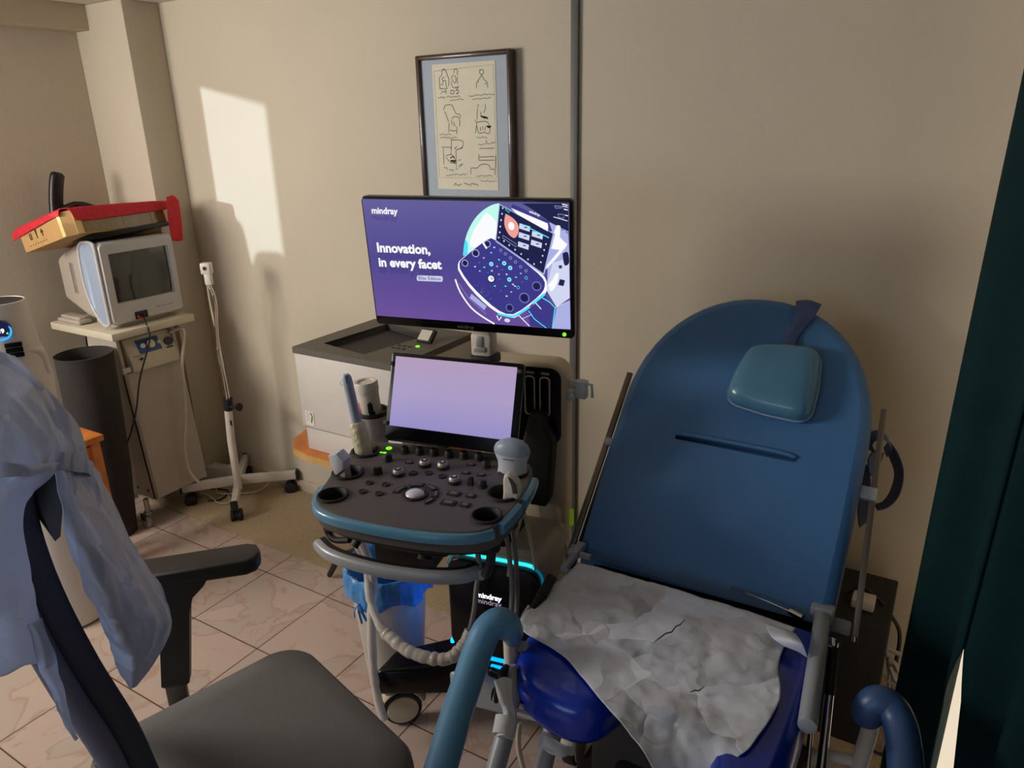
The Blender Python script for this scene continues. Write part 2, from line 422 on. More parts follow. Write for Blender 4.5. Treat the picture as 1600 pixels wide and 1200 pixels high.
struct('wall_right', m, 'wall_paint', smooth=0)
# front wall (behind the camera) with an opening, closed by an added panel that stops the sun
m = MB()
for x0, x1, z0, z1 in ((XL, -2.7, 0, ZC), (0.0, XR, 0, ZC), (-2.7, 0.0, 1.95, ZC), (-2.7, 0.0, 0, 0.75)):
    m.box(((x0 + x1) / 2, YF - 0.05, (z0 + z1) / 2), (x1 - x0, 0.1, z1 - z0))
struct('wall_front', m, 'wall_paint', smooth=0)
m = MB(); m.box((-1.35, YF + 0.02, 1.35), (2.76, 0.02, 1.26)); struct('sun_stop_panel', m, 'paper_white', smooth=0)
# column, beam, wall strip, skirting tiles
m = MB(); m.box(((XL - 2.957) / 2, (1.958 + WY) / 2, ZC / 2), (-2.957 - XL, WY - 1.958, ZC), bev=0.004); struct('trim_1', m, 'wall_paint')
m = MB(); m.box((XL + 0.05, (YF + 1.958) / 2, 2.042), (0.1, 1.958 - YF, 0.096), bev=0.004); struct('trim_2', m, 'wall_paint')
m = MB(); m.box((-1.063, WY - 0.006, ZC / 2), (0.024, 0.012, ZC), bev=0.002); struct('trim_3', m, 'grey_trim')
m = MB(); x = -2.95
while x < XR:
    m.box((x + 0.108, WY - 0.006, 0.03), (0.213, 0.012, 0.06), bev=0.003); x += 0.216
struct('baseboard_back', m, 'skirting')
m = MB(); m.box(((XL + 0.0) / 2 + 0.1, (1.701 + WY - 0.012) / 2, 0.004), (3.3, WY - 0.012 - 1.701, 0.008), bev=0.003)
tag(build('carpet', m, 'carpet'), 'beige short pile carpet strip lying along the foot of the back wall', 'carpet')
# unseen cloth added at the left window to shape the sun patch's lower edge
m = MB()
rows = []
top = [(-1.17, 1.31), (-0.92, 1.285), (-0.72, 1.30), (-0.55, 1.29), (-0.35, 1.27), (-0.20, 1.235), (-0.14, 1.20), (-0.11, 1.32), (0.00, 1.36), (0.12, 1.38), (0.38, 1.41)]
for k in range(4):
    rows.append([(XL + 0.012 + 0.01 * math.sin(i * 2.1 + k), y, 0.98 + (z - 0.98) * k / 3) for i, (y, z) in enumerate(top)])
m.sheet(rows, 5); tag(build('sun_patch_blocker', m, 'paper_white', solid=0.003), 'unseen white cloth added over the left window to shape the sun patch', 'drape')

# dark green curtain
m = MB()
A = Vector((0.045, 1.62)); B = Vector((0.82, 0.25)); L = (B - A).length; d = (B - A) / L; nrm = Vector((d.y, -d.x))
cur = thing('curtain', 'dark green floor-length curtain hanging at the right of the exam chair', 'curtain', (0, 0, 0))
def cpt(s_, z, back=0.0):
    amp = 0.035 * min(1, 0.3 + s_ / L * 3)
    o = amp * math.sin(s_ * 36 + 0.25 * math.sin(z * 2)) + 0.012 * math.sin(s_ * 38 + z) - back
    p = A + d * s_ + nrm * o
    return (p.x - 0.022 + 0.016 * z, p.y, z)
def interp(z, tab):
    for (z0, v0), (z1, v1) in zip(tab, tab[1:]):
        if z <= z1: return v0 + (v1 - v0) * max(0, (z - z0) / (z1 - z0))
    return tab[-1][1]
GL = [(0.03, 0.172), (0.47, 0.182), (0.64, 0.217), (3, 0.217)]; GR = [(0.03, 0.262), (0.38, 0.240), (0.53, 0.229), (0.64, 0.215), (0.70, 0.205), (3, 0.205)]
ZS = [0.03, 0.15, 0.3, 0.38, 0.47, 0.53, 0.60, 0.64, 0.70, 0.9, 1.2, 1.5, 1.8, 2.06]
def dense(zs):
    out = []
    for a, b in zip(zs, zs[1:]): out += [a, (a + b) / 2]
    return out + [zs[-1]]
for side in (0, 1):
    m = MB(); rows = []
    for z in dense(ZS):
        e = interp(z, GL if side == 0 else GR); n_ = 28 if side == 0 else 90
        rows.append([m.bm.verts.new(Vector(cpt((e * i / n_) if side == 0 else (e + (L - e) * i / n_), z, 0.0 if side == 0 else 0.005))) for i in range(n_ + 1)])
    for r0, r1 in zip(rows, rows[1:]):
        for i in range(len(r0) - 1): m._f([r0[i], r0[i + 1], r1[i + 1], r1[i]])
    build('curtain_panel', m, 'curtain_green', cur, solid=0.004, smooth=80)
# added glowing plane behind the curtain gap, standing in for a sunlit streak
m = MB(); c_ = (A + B) / 2 - nrm * 0.052; m.box((c_.x, c_.y, 1.03), (L - 0.06, 0.01, 1.98), rot=basis((d.x, d.y, 0), (nrm.x, nrm.y, 0))); struct('curtain_gap_glow', m, 'streak_glow', smooth=0)

# ================================================================ picture on the back wall
pic = thing('picture_frame', 'brown wooden frame with six ink drawings of chairs hanging on the back wall', 'picture', (-1.45, WY, 1.563))
fw, fh = 0.366, 0.500; y0 = -0.026
m = MB()
for sx in (-1, 1): m.box((sx * (fw / 2 - 0.008), -0.0185, 0), (0.016, 0.033, fh), bev=0.005)
for sz in (-1, 1): m.box((0, -0.0183, sz * (fh / 2 - 0.008)), (fw - 0.022, 0.032, 0.016), bev=0.005)
build('frame', m, 'frame_wood', pic)
m = MB(); m.box((0, -0.022, 0), (fw - 0.028, 0.004, fh - 0.028)); build('mount', m, 'mat_blue', pic, smooth=0)
PW, PH = 0.243, 0.39; pz = 0.0
px0, pz0 = -0.121, -0.170
m = MB(); m.box((0, -0.0248, pz0 + PH / 2), (PW, 0.0012, PH)); sheet = build('drawing_sheet', m, 'paper_cream', pic, smooth=0)
m = MB(); m.mi = 0
def PP(pts): return [(px0 + u * PW, pz0 + v * PH) for u, v in pts]
def ink(pts, w=0.0019, k=0):
    q = PP(pts)
    if k: q = [(a.x, a.y) for a in spl([(x, y, 0) for x, y in q], k)]
    m.stroke(q, w, 0, FACE_Y, (0, -0.0257, 0))
ink([(0.03, 0.95), (0.97, 0.97), (0.98, 0.10), (0.03, 0.095), (0.03, 0.95)], 0.0008)
D1 = [
 [(0.112,0.81),(0.114,0.894),(0.151,0.914),(0.164,0.947),(0.192,0.962),(0.225,0.947),(0.247,0.909),(0.27,0.884),(0.261,0.842),(0.251,0.83)], [(0.113,0.814),(0.231,0.809),(0.216,0.834),(0.216,0.872),(0.181,0.872),(0.152,0.885),(0.198,0.901)], [(0.125,0.844),(0.16,0.843),(0.181,0.872)], [(0.138,0.801),(0.149,0.784),(0.198,0.788),(0.208,0.801)], [(0.212,0.796),(0.209,0.769)], [(0.126,0.78),(0.125,0.767)],
 [(0.352,0.924),(0.363,0.949),(0.39,0.957),(0.414,0.944),(0.404,0.924),(0.42,0.911)], [(0.351,0.912),(0.315,0.896),(0.325,0.871),(0.366,0.85),(0.382,0.879),(0.368,0.908)], [(0.307,0.863),(0.305,0.846),(0.332,0.816),(0.385,0.816),(0.429,0.822)], [(0.405,0.895),(0.398,0.866),(0.413,0.845)], [(0.291,0.794),(0.288,0.77),(0.336,0.769),(0.34,0.793),(0.291,0.794)], [(0.365,0.791),(0.409,0.795),(0.416,0.778),(0.38,0.769),(0.406,0.765)], [(0.375,0.812),(0.392,0.799),(0.411,0.816)],
 [(0.763,0.936),(0.813,0.936),(0.818,0.91),(0.786,0.903),(0.761,0.915),(0.763,0.936)], [(0.79,0.899),(0.75,0.87),(0.705,0.842),(0.703,0.8)], [(0.79,0.896),(0.826,0.865),(0.875,0.84),(0.877,0.799)], [(0.723,0.854),(0.74,0.846)], [(0.833,0.836),(0.858,0.828)],
 [(0.154,0.646),(0.185,0.677),(0.221,0.683),(0.292,0.682),(0.324,0.654),(0.356,0.615),(0.417,0.606),(0.432,0.58)], [(0.171,0.633),(0.202,0.594),(0.233,0.549)], [(0.241,0.542),(0.222,0.467)], [(0.367,0.51),(0.355,0.451)], [(0.287,0.569),(0.321,0.59),(0.395,0.584),(0.414,0.558),(0.41,0.515)], [(0.276,0.563),(0.283,0.532),(0.345,0.51),(0.307,0.553)], [(0.245,0.484),(0.299,0.476),(0.353,0.481)],
 [(0.718,0.652),(0.715,0.673),(0.737,0.675)], [(0.832,0.679),(0.83,0.643),(0.802,0.613)], [(0.76,0.622),(0.753,0.587),(0.791,0.574)], [(0.709,0.648),(0.698,0.609),(0.695,0.566)], [(0.668,0.562),(0.687,0.531),(0.661,0.457)], [(0.688,0.541),(0.772,0.546),(0.855,0.541),(0.895,0.504),(0.916,0.509)], [(0.686,0.515),(0.714,0.457),(0.799,0.462),(0.872,0.451),(0.895,0.493),(0.833,0.509),(0.81,0.472)], [(0.738,0.504),(0.746,0.472)], [(0.78,0.509),(0.784,0.483)],
 [(0.246,0.287),(0.263,0.397),(0.259,0.405),(0.447,0.397),(0.432,0.343),(0.338,0.326)], [(0.12,0.339),(0.115,0.208)], [(0.088,0.347),(0.241,0.347),(0.251,0.331)], [(0.332,0.323),(0.323,0.159),(0.436,0.21)], [(0.338,0.326),(0.442,0.34)], [(0.157,0.276),(0.246,0.287),(0.288,0.265),(0.317,0.232),(0.239,0.22),(0.155,0.264)], [(0.362,0.238),(0.406,0.246)], [(0.369,0.193),(0.425,0.213)], [(0.112,0.18),(0.178,0.175),(0.165,0.157)], [(0.199,0.163),(0.277,0.158),(0.264,0.141)], [(0.305,0.332),(0.351,0.354)],
 [(0.716,0.335),(0.95,0.336)], [(0.712,0.267),(0.947,0.271)], [(0.71,0.242),(0.946,0.243)], [(0.703,0.289),(0.699,0.239)], [(0.566,0.127),(0.57,0.177),(0.663,0.178),(0.718,0.203),(0.794,0.211),(0.858,0.202),(0.889,0.171),(0.948,0.168),(0.951,0.124)], [(0.969,0.279),(0.959,0.169)], [(0.827,0.403),(0.831,0.382)]]
for q in D1: ink(q, 0.0019, 3 if len(q) > 4 else 0)
for q in ([(0.757,0.587),(0.8,0.583),(0.861,0.578),(0.8,0.57)], [(0.754,0.588),(0.806,0.58),(0.867,0.567)], [(0.232,0.259),(0.289,0.273),(0.318,0.237),(0.23,0.237),(0.284,0.232)], [(0.843,0.509),(0.911,0.507),(0.884,0.496),(0.853,0.504)], [(0.24,0.231),(0.317,0.232),(0.25,0.22),(0.316,0.215)]): ink(q, 0.004)
def scrawl(a, b, amp, n, w=0.0015):
    a = Vector(a); b = Vector(b); pts = []; rnd = random.Random(int(a.x * 9000 + a.y * 777))
    for i in range(n):
        t = i / (n - 1); p = a.lerp(b, t); pts.append((p.x, p.y + amp * rnd.uniform(-1, 1) * (0.3 if rnd.random() < 0.15 else 1)))
    ink(pts, w)
for (a, b, amp, n) in (((0.072,0.745), (0.189,0.744), 0.008, 12), ((0.221,0.745), (0.442,0.747), 0.010, 24), ((0.271,0.717), (0.493,0.726), 0.009, 14), ((0.578,0.746), (0.979,0.75), 0.009, 34), ((0.628,0.72), (0.927,0.725), 0.008, 24),
    ((0.068,0.451), (0.264,0.451), 0.010, 14), ((0.075,0.424), (0.359,0.427), 0.009, 22), ((0.68,0.424), (0.849,0.425), 0.011, 14), ((0.697,0.365), (0.973,0.377), 0.014, 18), ((0.138,0.117), (0.495,0.126), 0.010, 24), ((0.658,0.113), (0.908,0.118), 0.010, 18), ((0.71,0.077), (0.981,0.074), 0.008, 18)):
    scrawl(a, b, amp, n)
for (a, b, amp, n) in (((0.275,0.038), (0.398,0.039), 0.016, 9), ((0.444,0.045), (0.675,0.042), 0.014, 16)): scrawl(a, b, amp, n, 0.002)
build('ink_drawings', m, 'ink', sheet, smooth=0, recalc=False)

# ================================================================ left corner: tapered cart, television, box
cart = thing('equipment_cart', 'white tapered equipment cart on castors with a flat shelf top in the left corner', 'cart', (-2.9, 1.72, 0))
def cl(p): return (p[0] + 2.9, p[1] - 1.72, p[2])
m = MB()
y0, y1 = 1.597, 1.862
bt = [(-3.16, y0, 0.115), (-2.783, y0, 0.115), (-2.783, 1.855, 0.115), (-3.16, 1.855, 0.115)]
tp = [(-3.055, y0, 0.828), (-2.845, y0, 0.828), (-2.845, y1, 0.828), (-3.055, y1, 0.828)]
tp2 = [(-3.055, y0, 0.828), (-2.86, y0, 0.828), (-2.86, y1, 0.828), (-3.055, y1, 0.828)]
# shell: left side, back, and the two cheeks around the open instrument bay
def lerp4(z):
    k = (z - 0.115) / (0.828 - 0.115); return [tuple(bt[i][j] * (1 - k) + tp[i][j] * k for j in range(3)) for i in range(4)]
def slab(i, j, z0, z1, t, inset=(0, 0)):
    a, b = lerp4(z0), lerp4(z1)
    A0, B0, A1, B1 = map(Vector, (a[i], a[j], b[i], b[j]))
    n = (B0 - A0).cross(A1 - A0).normalized() * -t
    m.hexa([cl(x) for x in (A0, B0, B0 + n, A0 + n, A1, B1, B1 + n, A1 + n)], 0.002, 1)
slab(0, 1, 0.115, 0.828, 0.016); slab(3, 0, 0.115, 0.828, 0.016); slab(2, 3, 0.115, 0.828, 0.016)
build('side_panels', m, 'warm_grey', cart)
m = MB(); slab(1, 2, 0.118, 0.672, 0.014); build('door', m, 'warm_grey', cart)
for q in (((-2.95, 1.728, 0.666), (0.19, 0.24, 0.012)), ((-3.0, 1.728, 0.14), (0.28, 0.24, 0.01))):
    m = MB(); m.box(cl(q[0]), q[1]); build('inner_shelf', m, 'soft_black', cart)
m = MB(); m.box(cl((-3.012, 1.745, 0.841)), (0.44, 0.372, 0.03), bev=0.003); build('shelf_top', m, 'cream_plastic', cart)
m = MB(); m.box(cl((-2.829, 1.611, 0.688)), (0.006, 0.035, 0.022), bev=0.001); m.cyl(cl((-2.83, 1.610, 0.688)), cl((-2.823, 1.610, 0.688)), 0.003, n=8); build('hinge_plate', m, 'white_plastic', cart)
for (x, y) in ((-2.80, 1.562), (-2.83, 1.84), (-3.12, 1.63), (-3.12, 1.84)):
    m = MB(); m.cyl(cl((x, y, 0.075)), cl((x, y, 0.135)), 0.0105, n=16); m.cyl(cl((x, y, 0.067)), cl((x, y, 0.076)), 0.016, n=16)
    c = build('castor', m, 'steel', cart)
    m = MB(); m.box(cl((x - 0.014, y + 0.002, 0.052)), (0.034, 0.003, 0.032)); m.box(cl((x - 0.014, y - 0.018, 0.052)), (0.034, 0.003, 0.032)); m.box(cl((x, y - 0.008, 0.067)), (0.034, 0.022, 0.004)); m.box(cl((x + 0.006, y - 0.022, 0.06)), (0.035, 0.012, 0.003), rot=Matrix.Rotation(0.5, 3, 'X'))
    build('fork', m, 'steel', c)
    m = MB(); m.cyl(cl((x - 0.013, y - 0.016, 0.0275)), cl((x - 0.013, y + 0.0, 0.0275)), 0.0275, n=24, bev=0.003); build('wheel', m, 'rubber_grey', c)
for x in (-2.83, -2.90):
    m = MB(); m.cyl(cl((x, 1.595, 0.15)), cl((x, 1.6, 0.15)), 0.006, n=12); build('bolt', m, 'label_black', cart)

# instrument on the bay shelf
dv = thing('electrosurgery_unit', 'cream electrosurgery unit with blue dial panel inside the white cart bay', 'medical device', (-2.93, 1.735, 0.674))
m = MB(); m.prism([(-0.075, 0), (0.115, 0), (0.118, 0.035), (0.07, 0.13), (-0.075, 0.135)], -0.105, 0.108, R=Matrix(((1, 0, 0), (0, 0, 1), (0, 1, 0))), bev=0.006); body = build('casing', m, 'cream_plastic', dv)
sl = math.atan2(0.095, -0.048); fx = Vector((0, 1, 0)); fy = Vector((-0.048, 0, 0.095)).normalized(); Rf = Matrix((fx, fy, fx.cross(fy))).transposed(); fn = fx.cross(fy)
def fp(u, v, h=0.001): return Vector((0.118, 0, 0.035)) + fx * u + fy * v + fn * h
m = MB(); m.box(fp(-0.005, 0.062, 0.0015), (0.10, 0.06, 0.003), rot=Rf, bev=0.001); pnl = build('dial_panel', m, 'label_blue', dv)
for u, r in ((-0.034, 0.010), (0.002, 0.017), (0.036, 0.008)):
    m = MB(); m.cyl(fp(u, 0.062, 0.003), fp(u, 0.062, 0.016), r, n=20, bev=0.003); m.box(fp(u, 0.062 + r * .4, 0.0165), (0.002, r, 0.001), rot=Rf); build('dial', m, 'white_plastic' if r < 0.03 else 'steel', pnl)
m = MB(); m.cyl(fp(0.082, 0.055, 0.0), fp(0.082, 0.055, 0.01), 0.018, n=20); m.box(fp(0.08, 0.03, 0.001), (0.03, 0.006, 0.003), rot=Rf); build('socket', m, 'dark_grey', dv)
m = MB(); m.cyl(fp(-0.062, 0.012, -0.002), fp(-0.062, 0.012, 0.012), 0.006, n=14); m.box(fp(-0.06, 0.028, 0.0008), (0.06, 0.002, 0.001), rot=Rf); build('switch', m, 'dark_grey', dv)
m = MB()
m.tube(spl([(-2.84, 1.835, 0.79), (-2.80, 1.875, 0.795), (-2.78,1.827,0.657), (-2.77,1.798,0.464), (-2.765,1.759,0.299), (-2.76,1.758,0.193), (-2.73,1.776,0.13)], 8), 0.0065, 10)
tag(build('breathing_hose', m, 'cable_cream'), 'thin cream hose hanging down the right side of the white cart', 'hose')

# television
tv = thing('television', 'silver tube television with dark screen standing on the white cart', 'television', (-2.83, 1.755, 0.857))
def tl(p): return (p[0] + 2.83, p[1] - 1.755, p[2] - 0.857)
m = MB()
P0 = [(-2.832, 1.598, 0.893), (-2.832, 1.917, 0.878), (-2.832, 1.917, 1.195), (-2.832, 1.598, 1.20)]
def ring(x, ya, yb, za, zb, r, n=5):
    return [(x, p[0], p[1]) for p in rrect(yb - ya, zb - za, r, n, (ya + yb) / 2, (za + zb) / 2)]
def loft(m, rings, cap0=True, cap1=True):
    R = [[m.bm.verts.new(Vector(p)) for p in r] for r in rings]; n = len(R[0])
    for i in range(len(R) - 1):
        for j in range(n): m._f([R[i][j], R[i][(j + 1) % n], R[i + 1][(j + 1) % n], R[i + 1][j]])
    if cap0: m._f(R[0][::-1])
    if cap1: m._f(R[-1])
loft(m, [[tl(p) for p in r] for r in (ring(-2.868, 1.594, 1.918, 0.874, 1.201, 0.03), ring(-2.95, 1.604, 1.905, 0.878, 1.198, 0.03), ring(-3.03, 1.608, 1.885, 0.89, 1.185, 0.03), ring(-3.12, 1.618, 1.86, 0.915, 1.155, 0.03), ring(-3.20, 1.632, 1.84, 0.935, 1.12, 0.025))])
bk_ = build('rear_housing', m, 'warm_grey', tv)
m = MB()
for i in range(11):
    x = -3.085 + i * 0.0125
    k = (x + 3.12) / 0.17
    m.box(tl((x, 1.6165 - 0.0105 * k, 1.045)), (0.0042, 0.003, 0.125), rot=Matrix.Rotation(-0.11, 3, 'Z'))
build('side_vents', m, 'dark_grey', bk_)
# front bezel with a real opening around the screen
m = MB()
so_ = rrect(0.325, 0.327, 0.022, 6, 1.757, 1.038); si = rrect(0.258, 0.200, 0.006, 6, 1.762, 1.055)
def fr(x, poly): return [m.bm.verts.new(Vector(tl((x, p[0], p[1])))) for p in poly]
a = fr(-2.868, so_); b = fr(-2.842, so_); c = fr(-2.830, rrect(0.311, 0.311, 0.018, 6, 1.757, 1.038)); d = fr(-2.833, si); e = fr(-2.848, rrect(0.250, 0.192, 0.006, 6, 1.762, 1.055)); n = len(a)
for A_, B_ in ((a, b), (b, c), (c, d), (d, e)):
    for j in range(n): m._f([A_[j], A_[(j + 1) % n], B_[(j + 1) % n], B_[j]])
build('bezel', m, 'tv_silver', tv)
m = MB()
rows = []
for i in range(7):
    r = []
    for j in range(7):
        u = i / 3 - 1; v = j / 3 - 1; r.append(tl((-2.848 + 0.007 * (1 - 0.5 * u * u - 0.5 * v * v), 1.762 + v * 0.127, 1.055 + u * 0.098)))
    rows.append(r)
m.sheet(rows, 2); build('screen', m, 'crt_glass', tv)
m = MB(); m.text('', 0.01, FACE_X, (0, 0, 0)) if False else None
for i in range(7): m.cyl(tl((-2.831, 1.795 + i * 0.0115, 0.915)), tl((-2.828, 1.795 + i * 0.0115, 0.915)), 0.0026, n=10)
build('buttons', m, 'metal_grey', tv)
m = MB(); m.box(tl((-2.83, 1.72, 0.897)), (0.006, 0.055, 0.03), bev=0.002)
sk = build('input_flap', m, 'label_black', tv)
m = MB(); m.cyl(tl((-2.828, 1.703, 0.895)), tl((-2.815, 1.70, 0.89)), 0.004, n=8); m.box(tl((-2.826, 1.71, 0.887)), (0.005, 0.022, 0.005), rot=Matrix.Rotation(0.4, 3, 'X')); build('red_plug', m, 'label_red', sk)
# moulded side wing (speaker ring)
m = MB()
ringp = [(-2.842, 0.885), (-2.872, 0.874), (-2.91, 0.90), (-2.945, 0.96), (-2.962, 1.03), (-2.962, 1.10), (-2.955, 1.165), (-2.935, 1.196), (-2.895, 1.204), (-2.855, 1.202), (-2.843, 1.185), (-2.842, 1.10), (-2.842, 0.96)]
pp = [tl((x, 1.590, z)) for x, z in ringp]; pp.append(pp[0])
m.tube(spl(pp, 5), 0.006, 10); build('side_ring', m, 'tv_silver', tv)
m = MB(); poly = [(a.x, a.z) for a in spl([(x, 0, z) for x, z in ringp] + [(ringp[0][0], 0, ringp[0][1])], 5)][:-1]
m.prism([(x + 2.83, z - 0.857) for x, z in poly], -(1.590 - 1.755), -(1.60 - 1.755), R=Matrix(((1, 0, 0), (0, 0, -1), (0, 1, 0)))); build('side_grille', m, 'blue_grey', tv)
m = MB(); m.box(tl((-2.95, 1.755, 0.866)), (0.17, 0.22, 0.022), bev=0.006); build('foot', m, 'warm_grey', tv)

# folded cloth pack beside the television
m = MB()
m.box((-3.13, 1.606, 0.866), (0.16, 0.055, 0.018), bev=0.008, seg=3); m.box((-3.12, 1.61, 0.881), (0.14, 0.05, 0.014), bev=0.006, seg=3)
m.tube([(-3.055, 1.583, 0.868), (-3.05, 1.605, 0.87), (-3.052, 1.63, 0.868)], 0.010, 10)
tag(build('folded_pack', m, 'warm_grey'), 'flat folded plastic pack tucked under the left side of the television', 'pack')

# black signal cable from the television's front socket
m = MB(); m.tube(spl([(-2.822, 1.722, 0.89), (-2.80, 1.715, 0.86), (-2.775, 1.70, 0.80), (-2.765,1.623,0.664), (-2.76,1.578,0.542), (-2.78,1.542,0.439), (-2.82,1.516,0.353)], 8), 0.0032, 8)
m.box((-2.822, 1.722, 0.892), (0.012, 0.01, 0.01), bev=0.002)
tag(build('signal_cable', m, 'cable_black'), 'black cable hanging from the television over the front of the white cart', 'cable')

# black tray under the box
tray = MB(); 
Rt = Matrix.Rotation(math.radians(-8), 3, 'Y') @ Matrix.Rotation(math.radians(2), 3, 'X')
tray.box((-2.962, 1.755, 1.2165), (0.26, 0.33, 0.020), rot=Rt, bev=0.008)
tag(build('black_tray', tray, 'gloss_black'), 'thin black tray lying between the television and the cardboard box', 'tray')
# cardboard box
RB = Matrix(((Vector((0.296, 0.03, 0.082)).normalized()), (Vector((-0.05, 0.45, -0.02)).normalized()), Vector((0, 0, 1)))).transposed()
bx_ = Vector(RB.col[0]); by_ = Vector(RB.col[1]); bz_ = bx_.cross(by_).normalized(); by_ = bz_.cross(bx_)
RB = Matrix((bx_, by_, bz_)).transposed()
box = thing('cardboard_box', 'long brown cardboard box sealed with tape, tilted on top of the television', 'box', (-2.832, 1.508, 1.2445)); box.rotation_euler = RB.to_euler()
m = MB(); m.prism([(-0.30, 0.0), (-0.025, 0.0), (0.0, 0.03), (0.0, 0.43), (-0.30, 0.43)], 0, 0.092, bev=0.002); cb = build('carton', m, 'cardboard', box, smooth=30)
m = MB(); m.prism([(-0.028, -0.0015), (0.0015, 0.032), (0.0015, 0.058), (0.0005, 0.058), (0.0005, 0.033), (-0.028, 0.0)], 0.003, 0.089); m.box((-0.035, -0.0006, 0.046), (0.02, 0.001, 0.086)); build('corner_flap', m, 'cardboard_pale', box)
m = MB(); m.box((0.0008, 0.245, 0.046), (0.0012, 0.36, 0.078)); m.box((0.0018, 0.375, 0.046), (0.0012, 0.035, 0.084)); m.box((0.0018, 0.20, 0.052), (0.0012, 0.012, 0.08), rot=Matrix.Rotation(0.12, 3, 'X')); m.box((0.0018, 0.235, 0.052), (0.0012, 0.01, 0.08), rot=Matrix.Rotation(0.05, 3, 'X')); build('tape', m, 'shaded_tape', box)  # tape colour darkened to carry the shade on the long side
m = MB()
for i, sx in enumerate((-0.235, -0.195, -0.158)):
    c = (sx, -0.0012, 0.048)
    if i == 0:
        m.box((sx, -0.0012, 0.038), (0.014, 0.0008, 0.003)); m.box((sx - 0.005, -0.0012, 0.05), (0.004, 0.0008, 0.022)); m.box((sx + 0.005, -0.0012, 0.05), (0.004, 0.0008, 0.022))
    if i == 1: m.prism([(-0.005, 0.02), (0.005, 0.02), (0.002, 0.0), (0.002, -0.010), (0.006, -0.013), (-0.006, -0.013), (-0.002, -0.010), (-0.002, 0.0)], 0, 0.0006, R=FACE_Y, c=c)
    if i == 2: m.prism([(-0.009, 0.0), (0.009, 0.0), (0.0, 0.015)], 0, 0.0006, R=FACE_Y, c=c); m.prism([(-0.002, -0.013), (0.002, -0.013), (0.002, 0.0), (-0.002, 0.0)], 0, 0.0006, R=FACE_Y, c=c)
for k in range(7):
    m.box((-0.255 + k * 0.018, -0.0012, 0.076), (0.007, 0.0006, 0.004)); m.box((-0.255 + k * 0.018, -0.0012, 0.017), (0.005, 0.0006, 0.003))
build('handling_marks', m, 'label_black', box, smooth=0)
# red mesh cloth over the box, folded down along its edges
m = MB()
def bw(x, y, z): return Vector((-2.832, 1.508, 1.2445)) + bx_ * x + by_ * y + bz_ * z
m.sheet([[bw(-0.34, -0.006, 0.055), bw(-0.315, -0.004, 0.060), bw(-0.18, -0.006, 0.070), bw(-0.06, -0.005, 0.078), bw(-0.02, -0.006, 0.075)],
         [bw(-0.34, 0.0, 0.085), bw(-0.31, 0.002, 0.096), bw(-0.18, 0.0, 0.098), bw(-0.06, 0.0, 0.10), bw(-0.015, 0.004, 0.10)],
         [bw(-0.33, 0.05, 0.10), bw(-0.28, 0.05, 0.101), bw(-0.18, 0.05, 0.10), bw(-0.06, 0.05, 0.101), bw(-0.0, 0.05, 0.10)],
         [bw(-0.31, 0.25, 0.10), bw(-0.25, 0.25, 0.102), bw(-0.16, 0.25, 0.101), bw(-0.06, 0.25, 0.10), bw(0.0, 0.25, 0.103)],
         [bw(-0.31, 0.44, 0.10), bw(-0.25, 0.44, 0.102), bw(-0.16, 0.44, 0.101), bw(-0.06, 0.44, 0.10), bw(0.0, 0.44, 0.10)]], 6)
m.sheet([[bw(-0.02, 0.0, 0.102), bw(-0.008, 0.06, 0.102), bw(-0.006, 0.20, 0.103), bw(-0.006, 0.38, 0.104), bw(-0.01, 0.47, 0.102)],
         [bw(0.004, 0.022, 0.094), bw(0.006, 0.07, 0.094), bw(0.006, 0.20, 0.096), bw(0.006, 0.38, 0.096), bw(0.004, 0.475, 0.095)],
         [bw(0.004, 0.035, 0.055), bw(0.006, 0.085, 0.048), bw(0.006, 0.20, 0.052), bw(0.006, 0.36, 0.060), bw(0.006, 0.44, 0.064)]], 6)
m.sheet([[(-2.845,1.933,1.343),(-2.845,1.963,1.348),(-2.845,1.986,1.326)], [(-2.84,1.919,1.249),(-2.84,1.953,1.251),(-2.84,1.98,1.237)], [(-2.84,1.921,1.167),(-2.84,1.947,1.161),(-2.84,1.972,1.163)]], 6)
tag(build('red_mesh_cloth', m, 'red_mesh', solid=0.002), 'red mesh fabric draped over the cardboard box on the television', 'cloth')
# black curved handle leaning behind the box
m = MB()
m.tube(spl([(-3.20, 1.66, 1.20), (-3.205, 1.675, 1.32), (-3.2, 1.69, 1.40), (-3.195, 1.705, 1.452)], 6), [0.028] * 17 + [0.024, 0.014], 14, flat=0.7)
m.tube(spl([(-3.2, 1.68, 1.30), (-3.15, 1.74, 1.325), (-3.08, 1.80, 1.300), (-2.98, 1.90, 1.305)], 6), [0.022] * 6 + [0.016] * 6 + [0.012] * 7, 12, flat=0.6)
tag(build('curved_monitor_arm', m, 'black_plastic'), 'curved black metal arm sticking up behind the cardboard box by the left wall', 'bracket')

# tall dark bin
m = MB()
m.lathe([(0.08, 0.0), (0.096, 0.30), (0.102, 0.785), (0.105, 0.80), (0.102, 0.802), (0.097, 0.785), (0.09, 0.30), (0.075, 0.01), (0.0, 0.01)], (0, 0, 0), 40)
for v in m.bm.verts: v.co.x -= (0.8 - v.co.z) * 0.07
tb = build('tall_bin', m, 'bin_grey', loc=(-2.835, 1.462, 0.0))
tag(tb, 'tall dark grey open waste bin in front of the white cart', 'bin')
